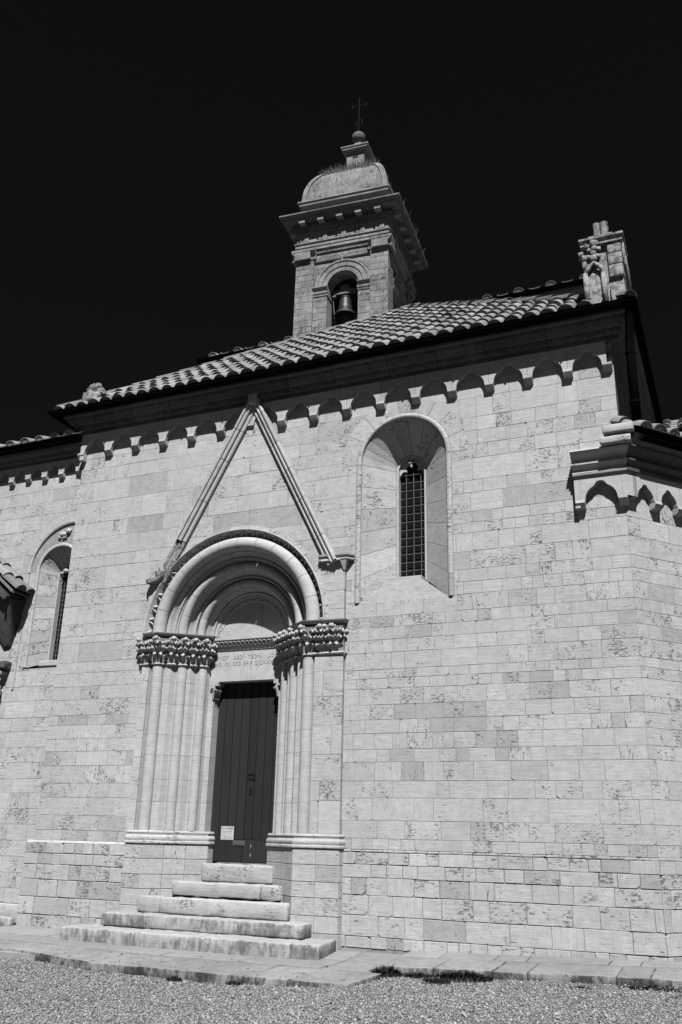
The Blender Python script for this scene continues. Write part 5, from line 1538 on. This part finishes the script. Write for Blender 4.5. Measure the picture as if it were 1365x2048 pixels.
# niche: two colonnettes and a pointed head
for x in (px0 + .045, px0 + .34):
    mb = MB(); mb.tone = (.5, 0, .6); mb.tube([(x, py0 - .01, 10.15), (x, py0 - .01, 10.86)], .045, 8); put(mb, 'colonnette', 'lichen', pn, smooth=True)
mb = MB(); mb.tone = (.55, 0, .2); mb.box(px0 + .08, px0 + .31, py0 + .03, py0 + .1, 10.15, 10.88); put(mb, 'niche_back', 'lichen', pn)
mb = MB(); mb.tone = (.5, 0, .6); nc = px0 + .195
mb.tube([(px0 + .045, py0 - .01, 10.80), (px0 + .08, py0 - .01, 10.93), (nc, py0 - .02, 11.04), (px0 + .31, py0 - .01, 10.93), (px0 + .34, py0 - .01, 10.80)], .045, 7); put(mb, 'niche_arch', 'lichen', pn, smooth=True)
mb = MB(); mb.tone = (.5, 0, .7)
for k, (x, z, r) in enumerate(((nc, 11.12, .06), (nc + .01, 11.22, .055), (nc + .07, 11.16, .04), (nc - .07, 11.17, .04), (nc + .03, 11.32, .06), (nc - .06, 11.30, .045), (nc + .10, 11.29, .045), (nc - .10, 11.38, .05), (nc + .03, 11.42, .07))):
    mb.blob((x, py0 - .03, z), r, 2, .5, 3, k, (1, .8, 1.1))
put(mb, 'crocket', 'lichen', pn, smooth=True)
mb = MB(); mb.tone = (.5, 0, .4)
hwp = (px1 - px0) / 2
def sq(mb, cx, cy, lv):
    rows = []
    for hw, z in lv: rows.append([(cx - hw, cy - hw, z), (cx + hw, cy - hw, z), (cx + hw, cy + hw, z), (cx - hw, cy + hw, z)])
    bs = mb.grid(rows, closed=True); mb.face(*[bs[-1] + k for k in range(4)]); mb.face(*[bs[0] + k for k in range(4)][::-1])
pcy = (py0 + py1) / 2
sq(mb, pcx + .02, pcy, [(.30, 11.38), (.35, 11.40), (.35, 11.43), (.31, 11.46), (.33, 11.49), (.37, 11.51), (.37, 11.55), (.22, 11.62), (.18, 11.64)]); put(mb, 'cap', 'lichen', pn)
mb = MB(); mb.tone = (.5, 0, .4); sq(mb, pcx + .0, pcy, [(.17, 11.63), (.20, 11.65), (.20, 11.69), (.14, 11.72)]); put(mb, 'cap_ring', 'lichen', pn)
for sx in (-1, 1):
    for sy in (-1, 1):
        mb = MB(); mb.tone = (.5, 0, .5); x, y = pcx + sx * .062, pcy + sy * .062
        mb.lathe([(.066, 0), (.062, .12), (.066, .25), (.074, .30), (.05, .31), (0, .31)], (x, y, 11.70), 9); put(mb, 'shaft', 'lichen', pn, smooth=True, autos=50)
# sloping side gable with its own edge moulding
mb = MB(); mb.tone = (.5, 0, .3)
i = mb.vs([(px1 + .0, py0 + .05, 10.2), (px1 + .0, py1, 10.2), (px1, py1, 11.35), (px1 + .06, py0 + .05, 10.2), (px1 + .06, py1, 10.2)])
mb.tube([(px1 + .02, py0 + .05, 11.38), (px1 + .05, py0 + .35, 10.95), (px1 + .05, py1 + .1, 10.25)], .035, 6); put(mb, 'raking_moulding', 'lichen', pn, smooth=True)
mb = MB(); mb.tone = (.5, 0, .5); mb.rbox((px0 - .06, py0 - .0, 11.25), (px0 + .06, py0 + .2, 11.33), .02, .08, .012, 4); put(mb, 'crocket', 'lichen', pn, smooth=True)

li = MB(); li.tone = (.5, 0, .6)
li.rbox((-12.08, -.44, 10.24), (-11.66, -.02, 10.52), .06, .04, .05, 7)
li.rbox((-12.04, -.42, 10.46), (-11.74, -.06, 10.74), .08, .04, .07, 2)
li.rbox((-11.82, -.36, 10.42), (-11.62, -.06, 10.60), .06, .04, .06, 9)
solo(li, 'carved_block', 'lichen', 'weathered carved stone lump sitting on the left end of the transept eave', 'stone carving', (-11.86, -.22, 10.2), smooth=True)

# ================================================================== PLANTS
def tuft(mb, c, R, h, n_, w=.008, spread=1.0, seed=0):
    r_ = random.Random(seed)
    for k in range(n_):
        a = r_.uniform(0, 2 * pi); rr = R * sqrt(r_.random()); b = Vector((c[0] + rr * cos(a), c[1] + rr * .6 * sin(a), c[2]))
        hh = h * r_.uniform(.4, 1.1) * (1 - .5 * rr / R); d = Vector((cos(a + r_.uniform(-1, 1)), sin(a + r_.uniform(-1, 1)), 0)) * (hh * r_.uniform(.1, .7) * spread)
        s_ = Vector((-sin(a), cos(a), 0)) * w * r_.uniform(.6, 1.4)
        t_ = r_.uniform(.3, .7)
        mb.tone = (t_, 0, 0)
        m1 = b + d * .35 + Vector((0, 0, hh * .6)); tp = b + d + Vector((0, 0, hh))
        i = mb.vs([b - s_ * .5, b + s_ * .5, m1 + s_, m1 - s_, tp]); mb.face(i, i + 1, i + 2, i + 3); mb.face(i + 3, i + 2, i + 4)
def weed(c, R, h, n_, label, seed, name='weed_clump'):
    mb = MB(); tuft(mb, c, R, h * 1.35, int(n_ * 1.6), .013, 1.1, seed)
    solo(mb, name, 'leaf', label, 'weeds', c, 'weeds along the paving edge')
weed((-4.72, -1.42, -.04), .20, .12, 420, 'dark leafy weed clump in the angle of the paving platform and the kerb', 1)
weed((-4.25, -1.40, -.01), .26, .05, 260, 'flat dark weed patch against the kerb just right of the biggest clump', 2)
weed((-3.62, -1.52, .03), .38, .085, 560, 'wide low weed patch spreading into the gravel below the kerb', 3)
weed((-3.85, -1.95, .02), .20, .055, 140, 'small sparse weeds out in the gravel below the wide patch', 4)
weed((-2.1, -1.75, .05), .16, .035, 80, 'tiny sparse weeds in the gravel under the second kerb joint', 5)
weed((-1.25, -1.42, .08), .5, .045, 260, 'long dark weed fringe under the kerb near the right edge', 6)
weed((-12.75, -.35, .04), .28, .13, 420, 'dark weed clump by the footing of the far left wall', 7)
weed((-7.35, -2.48, -.16), .12, .06, 80, 'small weeds under the platform edge left of the steps', 8)
weed((-6.45, -2.48, -.14), .12, .05, 70, 'small weeds under the platform edge below the steps', 9)
# dry grass on the dome
mb = MB(); r_ = random.Random(4)
c_, s_ = cos(TA), sin(TA)
for k in range(900):
    t = r_.uniform(.75, 1.32); w = dome_w(t); z = DZ + DH * sin(t)
    if r_.random() < .1: t = r_.uniform(.2, .8); w = dome_w(t); z = DZ + DH * sin(t)
    e = r_.uniform(-1, 1) * w; x, y = (e, -w) if r_.random() < .75 else (w, e)
    b = Vector((tc.x + x * c_ - y * s_, tc.y + x * s_ + y * c_, z - .02)); h = r_.uniform(.08, .38) * (1 if r_.random() < .6 else .6)
    d = Vector((r_.uniform(-.5, .5), r_.uniform(-.5, .1), 0)) * h; s2 = tX * .008
    mb.tone = (r_.uniform(.25, .8), 0, 0)
    i = mb.vs([b - s2, b + s2, b + d * .4 + Vector((0, 0, h * .6)) + s2 * .7, b + d * .4 + Vector((0, 0, h * .6)) - s2 * .7, b + d + Vector((0, 0, h))]); mb.face(i, i + 1, i + 2, i + 3); mb.face(i + 3, i + 2, i + 4)
for k in range(350):   # tufts on the cornice ledges to the right
    x = TW + r_.uniform(-.1, .45); y = r_.uniform(-TW, TW); b = Vector((tc.x + x * c_ - y * s_, tc.y + x * s_ + y * c_, 20.24 if x > TW else 21.0)); h = r_.uniform(.05, .3)
    d = Vector((r_.uniform(0, .6), r_.uniform(-.4, .4), 0)) * h; s2 = tX * .007; mb.tone = (r_.uniform(.2, .6), 0, 0)
    i = mb.vs([b - s2, b + s2, b + d + Vector((0, 0, h))]); mb.face(i, i + 1, i + 2)
solo(mb, 'dome_grass', 'drygrass', 'dry grass and weeds growing over the tower dome', 'grass', (tc.x, tc.y, 22), kind='stuff')
